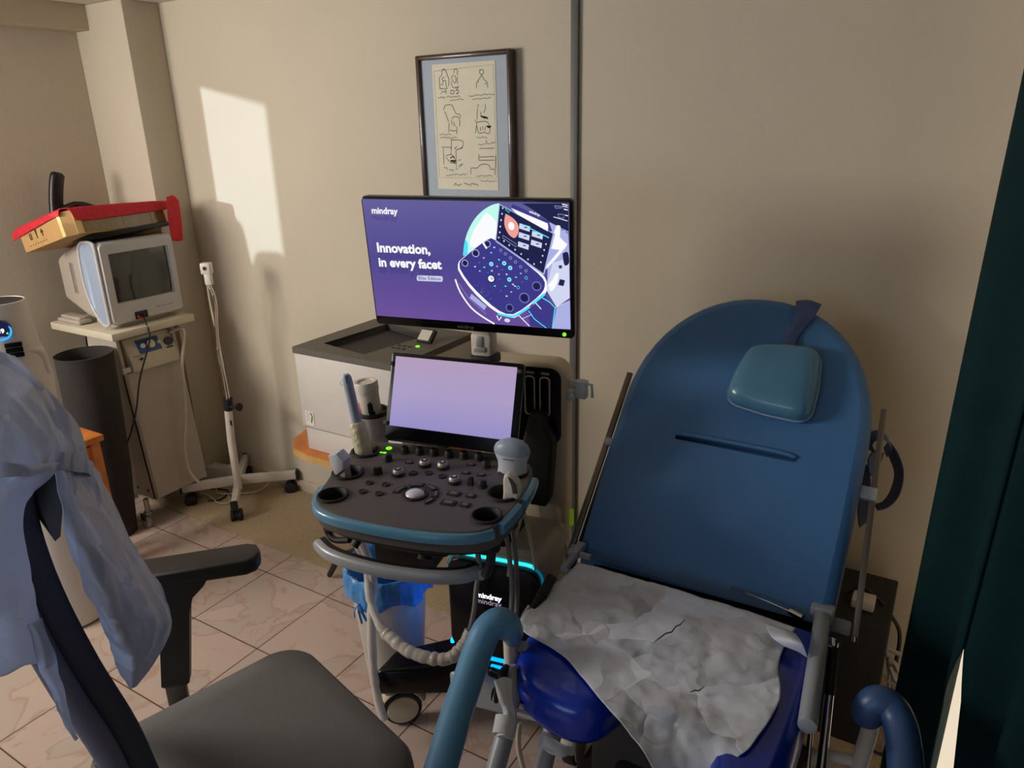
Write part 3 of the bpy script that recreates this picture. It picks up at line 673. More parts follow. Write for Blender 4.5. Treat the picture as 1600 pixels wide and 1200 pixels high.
# stool
st = thing('wooden_stool', 'narrow orange wooden plant stool in front of the tall dark bin', 'stool', (-2.735, 1.235, 0))
m = MB(); m.box((0.045, 0.045, 0.537), (0.15, 0.15, 0.026), bev=0.006); build('seat', m, 'orange_wood', st)
for sx in (-1, 1):
    for sy in (-1, 1):
        x_, y_ = 0.045 + sx * 0.045, 0.045 + sy * 0.045
        m = MB(); m.box((x_, y_, 0.262), (0.034, 0.034, 0.524), bev=0.003); build('leg', m, 'orange_wood', st)
for q in (((0.045, 0.09, 0.49), (0.06, 0.014, 0.04)), ((0.045, 0.0, 0.49), (0.06, 0.014, 0.04)), ((0.09, 0.045, 0.49), (0.014, 0.06, 0.04)), ((0.0, 0.045, 0.49), (0.014, 0.06, 0.04))):
    m = MB(); m.box(*q); build('rail', m, 'orange_wood', st)

# air purifier at the left edge
ap = thing('air_purifier', 'white air purifier with a glowing round blue display at the left edge', 'air purifier', (-2.48, 1.055, 0))
m = MB(); m.lathe([(0.09, 0.0), (0.12, 0.01), (0.095, 0.5), (0.12, 0.78), (0.112, 0.86), (0.103, 0.90)], (0, 0, 0), 40); build('body', m, 'white_plastic', ap)
m = MB(); m.lathe([(0.098, 0.88), (0.098, 0.93), (0.09, 1.055), (0.088, 1.065), (0.0845, 1.066), (0.083, 1.06), (0.080, 1.04), (0.0, 1.04)], (0, 0, 0), 40); build('outlet_tower', m, 'white_plastic', ap)
m = MB(); m.lathe([(0.0800, 1.050), (0.0825, 1.064), (0.0, 1.058)], (0, 0, 0), 36); build('grille', m, 'soft_black', ap)
ang = math.atan2(-1.055, 2.48); ang2 = ang - 0.06
dx = Vector((math.cos(ang2), math.sin(ang2), 0)); tx = Vector((-dx.y, dx.x, 0)); RA = Matrix((tx, Vector((0, 0, 1)), dx)).transposed()
m = MB(); m.cyl(dx * 0.088 + Vector((0, 0, 0.985)), dx * 0.1005 + Vector((0, 0, 0.982)), 0.034, n=32); dsp = build('display', m, 'lit_navy', ap)
m = MB(); m.tube([dx * 0.101 + Vector((0, 0, 0.982)) + tx * 0.030 * math.cos(a * PI / 16) + Vector((0, 0, 0.030 * math.sin(a * PI / 16))) for a in range(33)], 0.0032, 8, cap=False); build('light_ring', m, 'lit_ring', dsp)
m = MB(); m.text('39', 0.021, RA, dx * 0.1025 + tx * 0.001 + Vector((0, 0, 0.975)), 'CENTER', 0.0006); build('digits', m, 'lit_white', dsp, smooth=0)
m = MB(); m.cyl(dx * 0.1008 + tx * 0.018 + Vector((0, 0, 0.972)), dx * 0.1025 + tx * 0.018 + Vector((0, 0, 0.972)), 0.0028, n=12); build('status_dot', m, 'lit_green', dsp)
m = MB()
for k in range(3): m.box(dx * 0.100 + tx * 0.026 + Vector((0, 0, 0.93 - k * 0.018)), (0.05, 0.015, 0.014), rot=RA, bev=0.002)
build('key_strip', m, 'gloss_black', ap)
m = MB(); m.tube(spl([tx * 0.10 + dx * 0.045 + Vector((0, 0, 0.80)), tx * 0.098 + dx * 0.045 + Vector((0, 0, 0.87)), tx * 0.075 + dx * 0.06 + Vector((0, 0, 0.893)), tx * 0.03 + dx * 0.085 + Vector((0, 0, 0.895))], 6), 0.014, 12); build('carry_handle', m, 'white_plastic', ap)

def kids(o):
    out = []
    for c in o.children: out += [c] + kids(c)
    return out
for o in kids(ap):
    for v in o.data.vertices:
        v.co.x *= 0.886; v.co.y *= 0.886
        v.co.z = v.co.z * 0.2 / 0.1 * 0.5 if v.co.z < 0.1 else 1.6 - (1.6 - v.co.z) * 0.886

# ================================================================ mobile lamp stand
ms = thing('mobile_stand', 'white five-castor pole stand with chrome upper tube by the back wall', 'stand', (-2.57, 1.87, 0))
def sl_(p): return (p[0] + 2.57, p[1] - 1.87, p[2])
hub = (-2.678,1.937,0.09)
m = MB(); m.tube([sl_(p) for p in ((-2.585, 1.862, 0.10), (-2.588, 1.866, 0.33), (-2.581,1.872,0.491))], 0.0165, 18); build('lower_pole', m, 'white_plastic', ms)
m = MB(); m.cyl(sl_((-2.581,1.872,0.473)), sl_((-2.573,1.872,0.527)), 0.019, n=18); kn = build('clamp', m, 'soft_black', ms)
m = MB(); m.cyl(sl_((-2.569,1.868,0.489)), sl_((-2.53,1.868,0.496)), 0.006, n=10); m.cyl(sl_((-2.53,1.868,0.496)), sl_((-2.501,1.868,0.501)), 0.009, 0.018, n=16); build('knob', m, 'soft_black', kn)
m = MB(); m.tube([sl_(p) for p in ((-2.574,1.872,0.521), (-2.584,1.872,0.744))], 0.010, 14); build('chrome_tube', m, 'chrome', ms)
m = MB(); m.tube([sl_(p) for p in spl([(-2.585,1.872,0.738), (-2.573,1.872,0.841), (-2.552,1.868,0.924), (-2.549,1.865,0.973), (-2.566,1.865,1.015), (-2.57,1.868,1.048)], 5)], 0.0075, 12); build('upper_tube', m, 'chrome', ms)
m = MB(); m.tube([sl_(p) for p in spl([(-2.589,1.885,0.739), (-2.601,1.885,0.862), (-2.606,1.885,0.942), (-2.598,1.88,0.996), (-2.593,1.88,1.049)], 5)], 0.0042, 8); build('side_cable', m, 'cable_cream', ms)
m = MB(); hc = Vector(sl_((-2.571,1.868,1.069))); m.box(hc + Vector((0, 0, 0.012)), (0.040, 0.034, 0.045), rot=Matrix.Rotation(0.5, 3, 'Z'), bev=0.005); m.box(hc + Vector((0.003, 0, -0.03)), (0.028, 0.026, 0.05), rot=Matrix.Rotation(0.5, 3, 'Z'), bev=0.006); hd = build('head', m, 'white_plastic', ms)
fd = Vector((math.sin(0.5), -math.cos(0.5), 0)); m = MB(); m.cyl(hc + fd * 0.012 + Vector((0, 0, 0.014)), hc + fd * 0.0185 + Vector((0, 0, 0.014)), 0.008, n=16); build('socket', m, 'label_black', hd)
m = MB(); m.box(sl_((-2.555,1.855,0.423)), (0.013, 0.003, 0.022), bev=0.001); build('rating_label', m, 'label_black', ms)
for end in ((-2.833,1.752,0.09), (-2.483,2.103,0.09), (-2.491,1.76,0.09), (-2.841,2.114,0.09)):
    e = Vector(sl_(end)); h_ = Vector(sl_(hub)); h_.z = 0.09; dd = (e - h_).normalized(); sdv = Vector((-dd.y, dd.x, 0))
    m = MB(); m.hexa([h_ + sdv * .015 + V(0, 0, -.020), e + sdv * .013 + V(0, 0, -.020), e - sdv * .013 + V(0, 0, -.020), h_ - sdv * .015 + V(0, 0, -.020), h_ + sdv * .015 + V(0, 0, .020), e + sdv * .013 + V(0, 0, .020), e - sdv * .013 + V(0, 0, .020), h_ - sdv * .015 + V(0, 0, .020)], 0.004)
    leg = build('leg', m, 'white_plastic', ms)
    m = MB(); m.box(e + dd * 0.004, (0.012, 0.030, 0.044), rot=basis(dd, sdv), bev=0.003); build('end_cap', m, 'soft_black', leg)
    cw = e - dd * 0.03; m = MB(); m.cyl(cw + V(0, 0, -.02), cw + V(0, 0, -.06), 0.007, n=10); m.box(cw + V(0, 0, -.055), (0.03, 0.014, 0.02), rot=basis(dd, sdv), bev=0.003)
    cc = Vector((cw.x, cw.y, 0.0285)); m.cyl(cc + sdv * 0.008, cc + sdv * 0.024, 0.0275, n=22, bev=0.004); m.cyl(cc - sdv * 0.024, cc - sdv * 0.008, 0.0275, n=22, bev=0.004); m.cyl(cc - sdv * 0.012, cc + sdv * 0.012, 0.02, n=16)
    build('castor', m, 'soft_black', leg)
# pale box on the floor behind the stand
wb = thing('white_floor_box', 'low white power box with raised right end on the floor behind the stand', 'box', (-2.96, 1.98, 0))
m = MB(); m.hexa([(-0.05, -0.03, 0), (0.13, 0.02, 0), (0.12, 0.07, 0), (-0.06, 0.03, 0), (-0.05, -0.03, 0.078), (0.13, 0.02, 0.075), (0.12, 0.07, 0.075), (-0.06, 0.03, 0.078)], 0.004); build('case', m, 'white_plastic', wb)
m = MB(); m.box((0.143, 0.035, 0.05), (0.04, 0.06, 0.10), rot=Matrix.Rotation(0.3, 3, 'Z'), bev=0.004); build('end_piece', m, 'white_plastic', wb)
m = MB()
m.tube(spl([(-2.93, 1.91, 0.014), (-2.85, 1.93, 0.02), (-2.78, 1.89, 0.016), (-2.70, 1.92, 0.02), (-2.62, 1.99, 0.022), (-2.55, 2.06, 0.10)], 8), 0.0035, 8)
m.tube(spl([(-2.90, 1.86, 0.012), (-2.78, 1.85, 0.014), (-2.70, 1.83, 0.014), (-2.66, 1.86, 0.014), (-2.72, 1.90, 0.014)], 8), 0.0035, 8)
tag(build('floor_cables', m, 'cable_cream'), 'pale cables lying loose on the carpet under the pole stand', 'cable')
m = MB(); m.tube(spl([(-2.94, 1.84, 0.014), (-2.86, 1.90, 0.014), (-2.76, 1.93, 0.014), (-2.72, 1.86, 0.014), (-2.76, 1.82, 0.014)], 8), 0.0035, 8)
tag(build('black_floor_cable', m, 'cable_black'), 'black cable looped on the carpet beside the white cart', 'cable')

# ================================================================ office chair (foreground left) and plastic gown
oc = thing('office_chair', 'dark grey swivel office chair with black armrests in the left foreground', 'chair', (-1.07, 0.68, 0))
fdv = Vector((0.26, 0.966, 0)); rdv = Vector((0.966, -0.26, 0))
def ol(p): return (p[0] + 1.07, p[1] - 0.68, p[2])
# seat: padded, slightly waisted outline
m = MB()
so2 = []
Z = 0.47
outl = [(-1.217,0.951,0.455),(-1.08,0.948,0.455),(-0.901,0.894,0.455),(-0.764,0.829,0.455),(-0.683,0.746,0.455)]
c0 = Vector((-1.203, 0.960, 0))
w2, d2 = 0.505, 0.47
cx = c0 + rdv * w2 / 2 - fdv * d2 / 2
sh = []
for p in rrect(w2, d2, 0.075, 8): sh.append(p)
def seatring(k, z): return [tuple(Vector(ol((cx + rdv * x * k + fdv * y * k))) + V(0, 0, z)) for x, y in sh]
loft(m, [seatring(0.93, 0.405), seatring(0.985, 0.415), seatring(1.0, 0.435), seatring(0.99, 0.458), seatring(0.95, 0.470), seatring(0.75, 0.4735), seatring(0.4, 0.470), seatring(0.1, 0.469)])
MT['seat_fabric'] = mat('seat_fabric', (98, 96, 94), 0.9, var=0.05, vscale=120, bump=0.25, bscale=700, sheen=0.2)
build('seat', m, 'seat_fabric', oc, smooth=60)
m = MB(); m.box(Vector(ol(cx)) + V(0, 0, 0.385), (0.30, 0.28, 0.045), rot=basis(rdv, fdv), bev=0.01); build('mechanism', m, 'soft_black', oc)
m = MB(); b_ = Vector(ol(cx)); m.cyl(b_ + V(0, 0, 0.09), b_ + V(0, 0, 0.37), 0.025, n=20); m.cyl(b_ + V(0, 0, 0.09), b_ + V(0, 0, 0.22), 0.032, n=20); build('gas_column', m, 'soft_black', oc)
for k in range(5):
    a = 0.5 + k * 2 * PI / 5; dd = V(math.cos(a), math.sin(a), 0); sdv = V(-dd.y, dd.x, 0)
    m = MB(); m.hexa([b_ + sdv * .03 + V(0, 0, .07), b_ + dd * .30 + sdv * .015 + V(0, 0, .06), b_ + dd * .30 - sdv * .015 + V(0, 0, .06), b_ - sdv * .03 + V(0, 0, .07), b_ + sdv * .03 + V(0, 0, .12), b_ + dd * .30 + sdv * .015 + V(0, 0, .08), b_ + dd * .30 - sdv * .015 + V(0, 0, .08), b_ - sdv * .03 + V(0, 0, .12)], 0.005)
    lg = build('base_spoke', m, 'soft_black', oc); e = b_ + dd * 0.29
    m = MB(); m.cyl(e + V(0, 0, .065), e + V(0, 0, .03), 0.006, n=8); m.cyl(e + sdv * .022 + V(0, 0, .028), e - sdv * .022 + V(0, 0, .028), 0.028, n=20, bev=0.004); build('castor', m, 'soft_black', lg)
# armrests
adir = Vector((0.80, 0.60, 0)); 
def armrest(top_f, post_x):
    tf = Vector(ol(top_f)); ad = (Vector((0.69, 0.72, 0))).normalized(); sd2 = V(-ad.y, ad.x, 0)
    m = MB(); R2 = basis(ad, sd2)
    m.prism([(-0.285, -0.040), (-0.03, -0.043), (-0.008, -0.032), (0.0, -0.008), (0.0, 0.008), (-0.008, 0.032), (-0.03, 0.043), (-0.285, 0.040), (-0.295, 0.02), (-0.295, -0.02)], -0.038, 0.0, R=R2, c=tf, bev=0.008, seg=3)
    pad = build('arm_pad', m, 'dark_grey' if False else 'arm_black', oc, smooth=50)
    pt, pb_ = [Vector(ol(p)) for p in post_x]; m = MB(); rr4 = []
    for k, a0, a1, hw2 in ((0.0, -0.115, 0.05, 0.020), (0.06, -0.11, 0.042, 0.020), (0.16, -0.075, 0.018, 0.019), (0.30, -0.052, 0.012, 0.018), (0.97, -0.048, 0.012, 0.016), (1.0, -0.040, 0.006, 0.012)):
        c = pt.lerp(pb_, k); rr4.append([c + ad * a0 - sd2 * hw2, c + ad * a1 - sd2 * hw2, c + ad * a1 + sd2 * hw2, c + ad * a0 + sd2 * hw2])
    loft(m, rr4); build('arm_post', m, 'arm_black', oc, smooth=30)
    pc = pb_ + ad * -0.02; pc.z = 0
    m = MB(); m.box(pc + V(0, 0, 0.37), (0.046, 0.020, 0.12), rot=R2, bev=0.006); m.box((pc + b_) / 2 + V(0, 0, 0.335), ((pc - b_).length, 0.05, 0.02), rot=basis((b_ - pc), V(-(b_ - pc).y, (b_ - pc).x, 0)), bev=0.004); build('arm_bracket', m, 'arm_metal', oc)
MT['arm_black'] = mat('arm_black', (40, 38, 36), 0.5, var=0.05); MT['arm_metal'] = mat('arm_metal', (96, 92, 86), 0.4, 0.5)
armrest((-1.301,0.966,0.672), ((-1.400, 0.832, 0.640), (-1.385, 0.775, 0.40)))
# curved backrest shell seen edge-on
m = MB()
prof = [(0.44, 0.56), (0.425, 0.68), (0.41, 0.80), (0.385, 0.92), (0.365, 1.05), (0.36, 1.16), (0.372, 1.26), (0.38, 1.32)]
near = Vector((-0.925, 0.36, 0)); rows = []
pv = spl([(y, z, 0) for y, z in prof], 5)
E1 = [V(near.x + (p.x - 0.36) * 0.26, p.x, p.y) for p in pv]
thk = 0.040
def off(i, s):
    a = E1[max(i - 1, 0)]; b = E1[min(i + 1, len(E1) - 1)]; t_ = (b - a).normalized(); n_ = t_.cross(rdv).normalized(); return E1[i] + n_ * s
ringsB = []
W_ = 0.44
cs = [(0.0, -0.35), (0.012, -0.5), (0.06, -0.5), (0.5, -0.5), (0.94, -0.5), (0.988, -0.5), (1.0, -0.35), (1.0, 0.35), (0.988, 0.5), (0.94, 0.5), (0.5, 0.5), (0.06, 0.5), (0.012, 0.5), (0.0, 0.35)]
for i in range(len(E1)):
    r = []
    for u, s in cs:
        bow = 0.05 * (1 - (2 * u - 1) ** 2)
        r.append(Vector(ol(off(i, s * thk + bow * 0.0))) - rdv * (u * W_))
    ringsB.append(r)
loft(m, ringsB)
MT['chair_navy'] = mat('chair_navy', (58, 64, 84), 0.7, var=0.05, vscale=60, bump=0.1, bscale=400)
build('backrest', m, 'chair_navy', oc, smooth=50)
for sd3 in (0.004, -(W_ + 0.004)):
    m = MB(); m.tube([Vector(ol(off(i, -0.030))) + rdv * sd3 for i in range(len(E1))], 0.017, 12); build('back_side_rail', m, 'chair_side', oc, smooth=60)
m = MB()
m.tube([Vector(ol(off(2, -0.026))) - rdv * (W_ * 0.5) , b_ + V(0, 0, 0.38) - fdv * 0.16, b_ + V(0, 0, 0.38)], 0.022, 12)
build('back_frame', m, 'arm_black', oc)

m = MB(); lp_ = [Vector(ol(p)) for p in [(-0.909,0.379,1.19),(-0.904,0.389,1.21),(-0.896,0.4,1.222),(-0.886,0.396,1.198),(-0.88,0.388,1.169),(-0.877,0.378,1.142),(-0.882,0.373,1.136),(-0.89,0.373,1.148),(-0.901,0.375,1.17)]]
loft(m, [[p for p in lp_], [p - rdv * 0.30 for p in lp_]]); build('lumbar_pad', m, 'label_black', oc, smooth=50)
# blue plastic gown
def wr(p, u, v):
    n1 = noise.noise(Vector((p.x * 9, p.y * 9, p.z * 5 + 1))) * 0.020 - abs(noise.noise(Vector((p.x * 14 + p.z * 9, p.y * 14 - p.z * 6, 7)))) * 0.018
    n2 = abs(noise.noise(Vector((p.x * 30 + 5, p.y * 30, p.z * 24)))) * 0.009
    return p + Vector((0.49, -0.78, 0.25)) * (n1 - n2)
m = MB()
m.sheet([ [(-0.993,0.336,1.362),(-0.968,0.366,1.368),(-0.965,0.389,1.36),(-0.979,0.412,1.345),(-1.008,0.427,1.334)], [(-0.941,0.311,1.347),(-0.905,0.333,1.346),(-0.892,0.363,1.337),(-0.931,0.406,1.319),(-0.986,0.447,1.29)], [(-0.9,0.288,1.318),(-0.86,0.312,1.317),(-0.841,0.345,1.308),(-0.902,0.407,1.279),(-0.978,0.467,1.236)], [(-0.884,0.276,1.297),(-0.827,0.297,1.293),(-0.808,0.329,1.282),(-0.883,0.405,1.246),(-0.991,0.484,1.176)], [(-0.869,0.266,1.28),(-0.812,0.287,1.277),(-0.795,0.319,1.267),(-0.866,0.384,1.23),(-1,0.498,1.134)]], 10, wr)
m.sheet([ [(-0.878,0.391,1.245),(-0.898,0.412,1.231),(-0.933,0.44,1.21),(-0.963,0.464,1.192),(-0.985,0.485,1.171)], [(-0.868,0.384,1.233),(-0.896,0.408,1.212),(-0.945,0.441,1.184),(-0.965,0.47,1.163),(-1.001,0.499,1.136)], [(-0.856,0.374,1.191),(-0.862,0.39,1.178),(-0.888,0.415,1.156),(-0.947,0.463,1.119),(-1.002,0.511,1.078)], [(-0.848,0.365,1.157),(-0.83,0.373,1.148),(-0.848,0.401,1.123),(-0.921,0.46,1.074),(-1.01,0.528,1.01)], [(-0.839,0.367,1.088),(-0.803,0.369,1.099),(-0.82,0.397,1.071),(-0.886,0.458,1.016),(-0.985,0.537,0.936)], [(-0.852,0.38,1.019),(-0.816,0.381,1.027),(-0.822,0.406,1.008),(-0.876,0.463,0.954),(-0.941,0.522,0.892)], [(-0.876,0.398,0.947),(-0.853,0.401,0.95),(-0.849,0.412,0.94),(-0.88,0.441,0.908),(-0.911,0.472,0.877)], [(-0.885,0.407,0.893),(-0.88,0.407,0.886),(-0.876,0.409,0.884),(-0.882,0.416,0.878),(-0.887,0.423,0.874)]], 8, wr)
m.sheet([ [(-0.872,0.27,1.288),(-0.831,0.287,1.289),(-0.807,0.305,1.287),(-0.804,0.334,1.272),(-0.872,0.39,1.238)], [(-0.868,0.266,1.278),(-0.824,0.281,1.279),(-0.807,0.302,1.274),(-0.797,0.328,1.263),(-0.865,0.385,1.231)], [(-0.852,0.252,1.251),(-0.807,0.267,1.249),(-0.796,0.284,1.243),(-0.801,0.302,1.236),(-0.829,0.327,1.217)], [(-0.843,0.235,1.197),(-0.798,0.25,1.195),(-0.787,0.266,1.189),(-0.792,0.285,1.181),(-0.808,0.306,1.166)], [(-0.846,0.223,1.142),(-0.801,0.239,1.144),(-0.79,0.256,1.138),(-0.781,0.272,1.133),(-0.792,0.296,1.116)], [(-0.846,0.204,1.065),(-0.802,0.222,1.075),(-0.78,0.247,1.072),(-0.772,0.266,1.075),(-0.779,0.291,1.056)]], 8, wr)
m.sheet([ [(-0.782,0.275,1.112),(-0.775,0.28,1.115),(-0.786,0.296,1.109)], [(-0.771,0.276,1.068),(-0.764,0.281,1.069),(-0.777,0.293,1.056)], [(-0.767,0.281,1.014),(-0.761,0.284,1.014),(-0.765,0.291,1.004)], [(-0.763,0.289,0.967),(-0.76,0.289,0.963),(-0.758,0.291,0.965)]], 8, wr)
# bottom loop: skirt strip beyond the backrest foot
g = build('plastic_gown', m, 'gown_blue', solid=0.0012, smooth=80)
tag(g, 'crumpled pale blue plastic gown thrown over the back of the office chair', 'gown')

# ================================================================ printer on its wooden shelf
shf = MB(); shf.prism([(-1.42, 2.105), (-1.95, 2.105), (-2.03, 2.06), (-2.045, 1.95), (-2.04, 1.80), (-2.01, 1.71), (-1.95, 1.655), (-1.86, 1.635), (-1.42, 1.635)], 0.0, 0.03, bev=0.004)
shelf = thing('wall_shelf', 'orange wooden shelf with rounded corner fixed to the wall under the printer', 'shelf', (0, 0, 0.489))
build('board', shf, 'orange_wood', shelf)
m = MB()
for (x0, y0_), (x1, y1_) in (((-1.95, 1.655), (-1.86, 1.635)), ((-1.86, 1.635), (-1.42, 1.635)), ((-2.01, 1.71), (-1.95, 1.655)), ((-2.04, 1.80), (-2.01, 1.71)), ((-2.045, 1.95), (-2.04, 1.80))):
    a = V(x0, y0_, 0.015); b = V(x1, y1_, 0.015); d = (b - a).normalized(); nn = V(d.y, -d.x, 0)
    if nn.y > 0 and nn.x > -0.5: nn = -nn
    m.box((a + b) / 2 + nn * 0.001, ((b - a).length + 0.004, 0.003, 0.024), rot=basis(d, nn))
build('edge_band', m, 'edge_wood', shelf)
for x in (-1.86, -1.52):
    m = MB(); m.prism([(0, 0), (0, -0.22), (0.02, -0.22), (0.22, -0.02), (0.22, 0)], -0.008, 0.008, R=Matrix(((0, 0, 1), (-1, 0, 0), (0, 1, 0))), c=(x, 2.12, -0.001)); build('bracket', m, 'metal_grey', shelf)

pr = thing('laser_printer', 'grey-white laser printer with dark top standing on the wall shelf', 'printer', (-1.672, 1.872, 0.519))
m = MB(); m.box((0, 0, 0.225), (0.452, 0.415, 0.27), bev=0.006); cs = build('casing', m, 'printer_white', pr)
m = MB(); m.box((0, 0.0, 0.044), (0.440, 0.400, 0.086), bev=0.006); dr = build('paper_drawer', m, 'printer_white', pr)
m = MB(); m.box((0.0, 0.0, 0.0895), (0.444, 0.404, 0.003)); build('drawer_gap', m, 'dark_grey', pr)
m = MB()
# dark lid with a sunken output tray
x0, x1, y0, y1, zt = -0.228, 0.228, -0.210, 0.210, 0.382
tr = [(-0.16, -0.13), (0.055, -0.165), (0.105, 0.13), (-0.135, 0.175)]
def q4(a, b, c, d): m._f([m.bm.verts.new(Vector(p)) for p in (a, b, c, d)])
oc4 = [(x0, y0), (x1, y0), (x1, y1), (x0, y1)]
for i in range(4):
    j = (i + 1) % 4
    q4((*oc4[i], zt), (*oc4[j], zt), (*tr[j], zt), (*tr[i], zt)); q4((*oc4[i], zt - 0.022), (*oc4[j], zt - 0.022), (*oc4[j], zt), (*oc4[i], zt))
q4(*[(*p, zt - 0.022) for p in oc4])
bmesh.ops.remove_doubles(m.bm, verts=m.bm.verts, dist=1e-5)
lid = build('lid', m, 'lid_grey', pr, smooth=30) if False else None
MT['lid_grey'] = mat('lid_grey', (92, 86, 78), 0.55, var=0.04, bump=0.05, bscale=500)
if lid is None: lid = build('lid', m, 'lid_grey', pr, smooth=30, recalc=False)
m = MB()
lo = [(tr[0][0] + .004, tr[0][1] + .004, 0.362), (tr[1][0] - .004, tr[1][1] + .004, 0.366), (tr[2][0] - .03, tr[2][1] - .01, 0.3615), (tr[3][0] + .01, tr[3][1] - .01, 0.3615)]
for i in range(4):
    j = (i + 1) % 4; q4((*tr[i], zt), (*tr[j], zt), lo[j], lo[i])
q4(*lo); bmesh.ops.remove_doubles(m.bm, verts=m.bm.verts, dist=1e-5)
build('output_tray', m, 'label_black', lid, smooth=0, recalc=False)
m = MB(); m.box((0.148, 0.050, 0.400), (0.060, 0.052, 0.014), rot=Matrix.Rotation(0.75, 3, 'X'), bev=0.002); cp = build('control_panel', m, 'soft_black', pr)
m = MB(); m.box((0.146, 0.0445, 0.4058), (0.046, 0.040, 0.003), rot=Matrix.Rotation(0.75, 3, 'X')); build('display', m, 'lcd_pale', cp)
m = MB(); m.cyl((0.158, -0.015, 0.382), (0.158, -0.015, 0.3845), 0.007, n=18); build('status_light', m, 'lit_green', pr)
for k in range(6):
    m = MB(); m.cyl((0.09 + (k % 3) * 0.022, -0.06 + (k // 3) * 0.03, 0.381), (0.09 + (k % 3) * 0.022, -0.06 + (k // 3) * 0.03, 0.384), 0.007, n=14); build('key', m, 'dark_grey', pr)
m = MB(); m.cyl((0.158, -0.055, 0.381), (0.158, -0.055, 0.3835), 0.004, n=12); build('ready_key', m, 'lcd_off', pr)
m = MB(); m.box((-0.185, -0.2088, 0.128), (0.040, 0.001, 0.052)); lb = build('sticker', m, 'label_white', pr)
m = MB(); m.stroke([(-0.178, 0.150), (-0.171, 0.136), (-0.178, 0.112)], 0.005, 0, FACE_Y, (0, -0.2096, 0))
for k in range(5): m.stroke([(-0.199, 0.148 - k * 0.007), (-0.199 + 0.012 + 0.003 * (k % 2), 0.148 - k * 0.007)], 0.0012, 0, FACE_Y, (0, -0.2096, 0))
build('sticker_print', m, 'dark_grey', lb, smooth=0, recalc=False)
m = MB(); m.stroke([(0.085, 0.295), (0.105, 0.295), (0.105, 0.281), (0.085, 0.281), (0.085, 0.295)], 0.0012, 0, FACE_Y, (0, -0.2084, 0)); build('front_catch', m, 'dark_grey', cs, smooth=0, recalc=False)

# ================================================================ ultrasound machine
us = thing('ultrasound_machine', 'ultrasound machine with two screens, knob console and glowing cyan base panel in the centre', 'ultrasound machine', (-0.95, 1.35, 0), math.radians(11))
def fit_text(m, txt, x, y, width, R, c, bold=0.0, z=0.0, height=None, align='L'):
    t = MB(); t.text(txt, 1.0, Matrix.Identity(3), (0, 0, 0), 'LEFT', bold)
    xs = [v.co.x for v in t.bm.verts]; ys = [v.co.y for v in t.bm.verts]
    sx = width / (max(xs) - min(xs)); sy = sx if height is None else height
    for v in t.bm.verts: v.co = Vector(((v.co.x - min(xs)) * sx + x, v.co.y * sy + y, z))
    m._merge(t.bm, R, Vector(c))
# --- main monitor
MR = Matrix.Rotation(math.radians(1.3), 3, 'Z') @ Matrix.Rotation(math.radians(5.2), 3, 'X') @ FACE_Y @ Matrix.Rotation(math.radians(-0.4), 3, 'Z')
MC = Vector((-0.047, 0.113, 1.275))
def mon(x, y, z=0.0): return MC + MR @ Vector((x, y, z))
m = MB(); m.prism(rrect(0.53, 0.328, 0.010, 4), -0.026, 0.0, R=MR, c=MC, bev=0.003); m.prism(rrect(0.34, 0.2, 0.03, 4), -0.05, -0.024, R=MR, c=MC, bev=0.006); mo = build('monitor', m, 'gloss_black', us)
SW, SH = 0.517, 0.298
SC = mon(-0.002, 0.0085, 0.0006)
m = MB(); m.box((0, 0, 0), (SW, 0.001, SH)); scr = build('screen', m, 'screen_purple', us, loc=SC, rot=(MR @ FACE_Y.transposed()).to_euler(), smooth=0)
SR = FACE_Y
cols = ['s_white', 's_ghost', 's_cyan', 's_mint', 's_navy', 's_indigo', 's_deep', 's_salmon', 's_lilac', 's_grey', 's_blue', 's_text']
ci = {k: i for i, k in enumerate(cols)}
art = MB(); layer = [0]
def UV(p): return ((p[0] - 0.5) * SW, (p[1] - 0.5) * SH)
def zz(): layer[0] += 1; return 0.0012 + layer[0] * 0.000006
def poly(c, pts, smooth=0):
    art.mi = ci[c]; q = [UV(p) for p in pts]
    if smooth: q = [(a.x, a.y) for a in spl([(x, y, 0) for x, y in q + [q[0]]], smooth)][:-1]
    art.prism(q, zz(), 0, R=SR) if False else None
    z = zz(); vs = [art.bm.verts.new(SR @ Vector((max(-SW / 2, min(SW / 2, x)), max(-SH / 2, min(SH / 2, y)), z))) for x, y in q]
    art._f(vs)
def line(c, pts, w, k=0):
    art.mi = ci[c]; q = [UV(p) for p in pts]
    if k: q = [(a.x, a.y) for a in spl([(x, y, 0) for x, y in q], k)]
    q = [(max(-SW / 2, min(SW / 2, x)), max(-SH / 2, min(SH / 2, y))) for x, y in q]
    art.stroke(q, w, zz(), SR)
def disc(c, p, r, ry=None):
    x, y = UV(p); art.mi = ci[c]; z = zz(); ry = ry or r
    art._f([art.bm.verts.new(SR @ Vector((x + r * math.cos(a * PI / 10), y + ry * math.sin(a * PI / 10), z))) for a in range(20)])
def stext(c, t, a, b, bold=0.0, hk=None):
    A_, B_ = UV(a), UV(b); art.mi = ci[c]; tm = MB(); tm.mi = ci[c]; d = Vector((B_[0] - A_[0], B_[1] - A_[1])); L_ = d.length
    fit_text(tm, t, 0, 0, L_, Matrix.Identity(3), (0, 0, 0), bold)
    an = math.atan2(d.y, d.x); R_ = SR @ Matrix.Rotation(an, 3, 'Z'); z = zz()
    mp = {}
    for v in tm.bm.verts: mp[v] = art.bm.verts.new(R_ @ Vector((v.co.x, v.co.y * (hk or 1), 0)) + SR @ Vector((A_[0], A_[1], z)))
    for f in tm.bm.faces: art._f([mp[v] for v in f.verts])
    tm.bm.free()
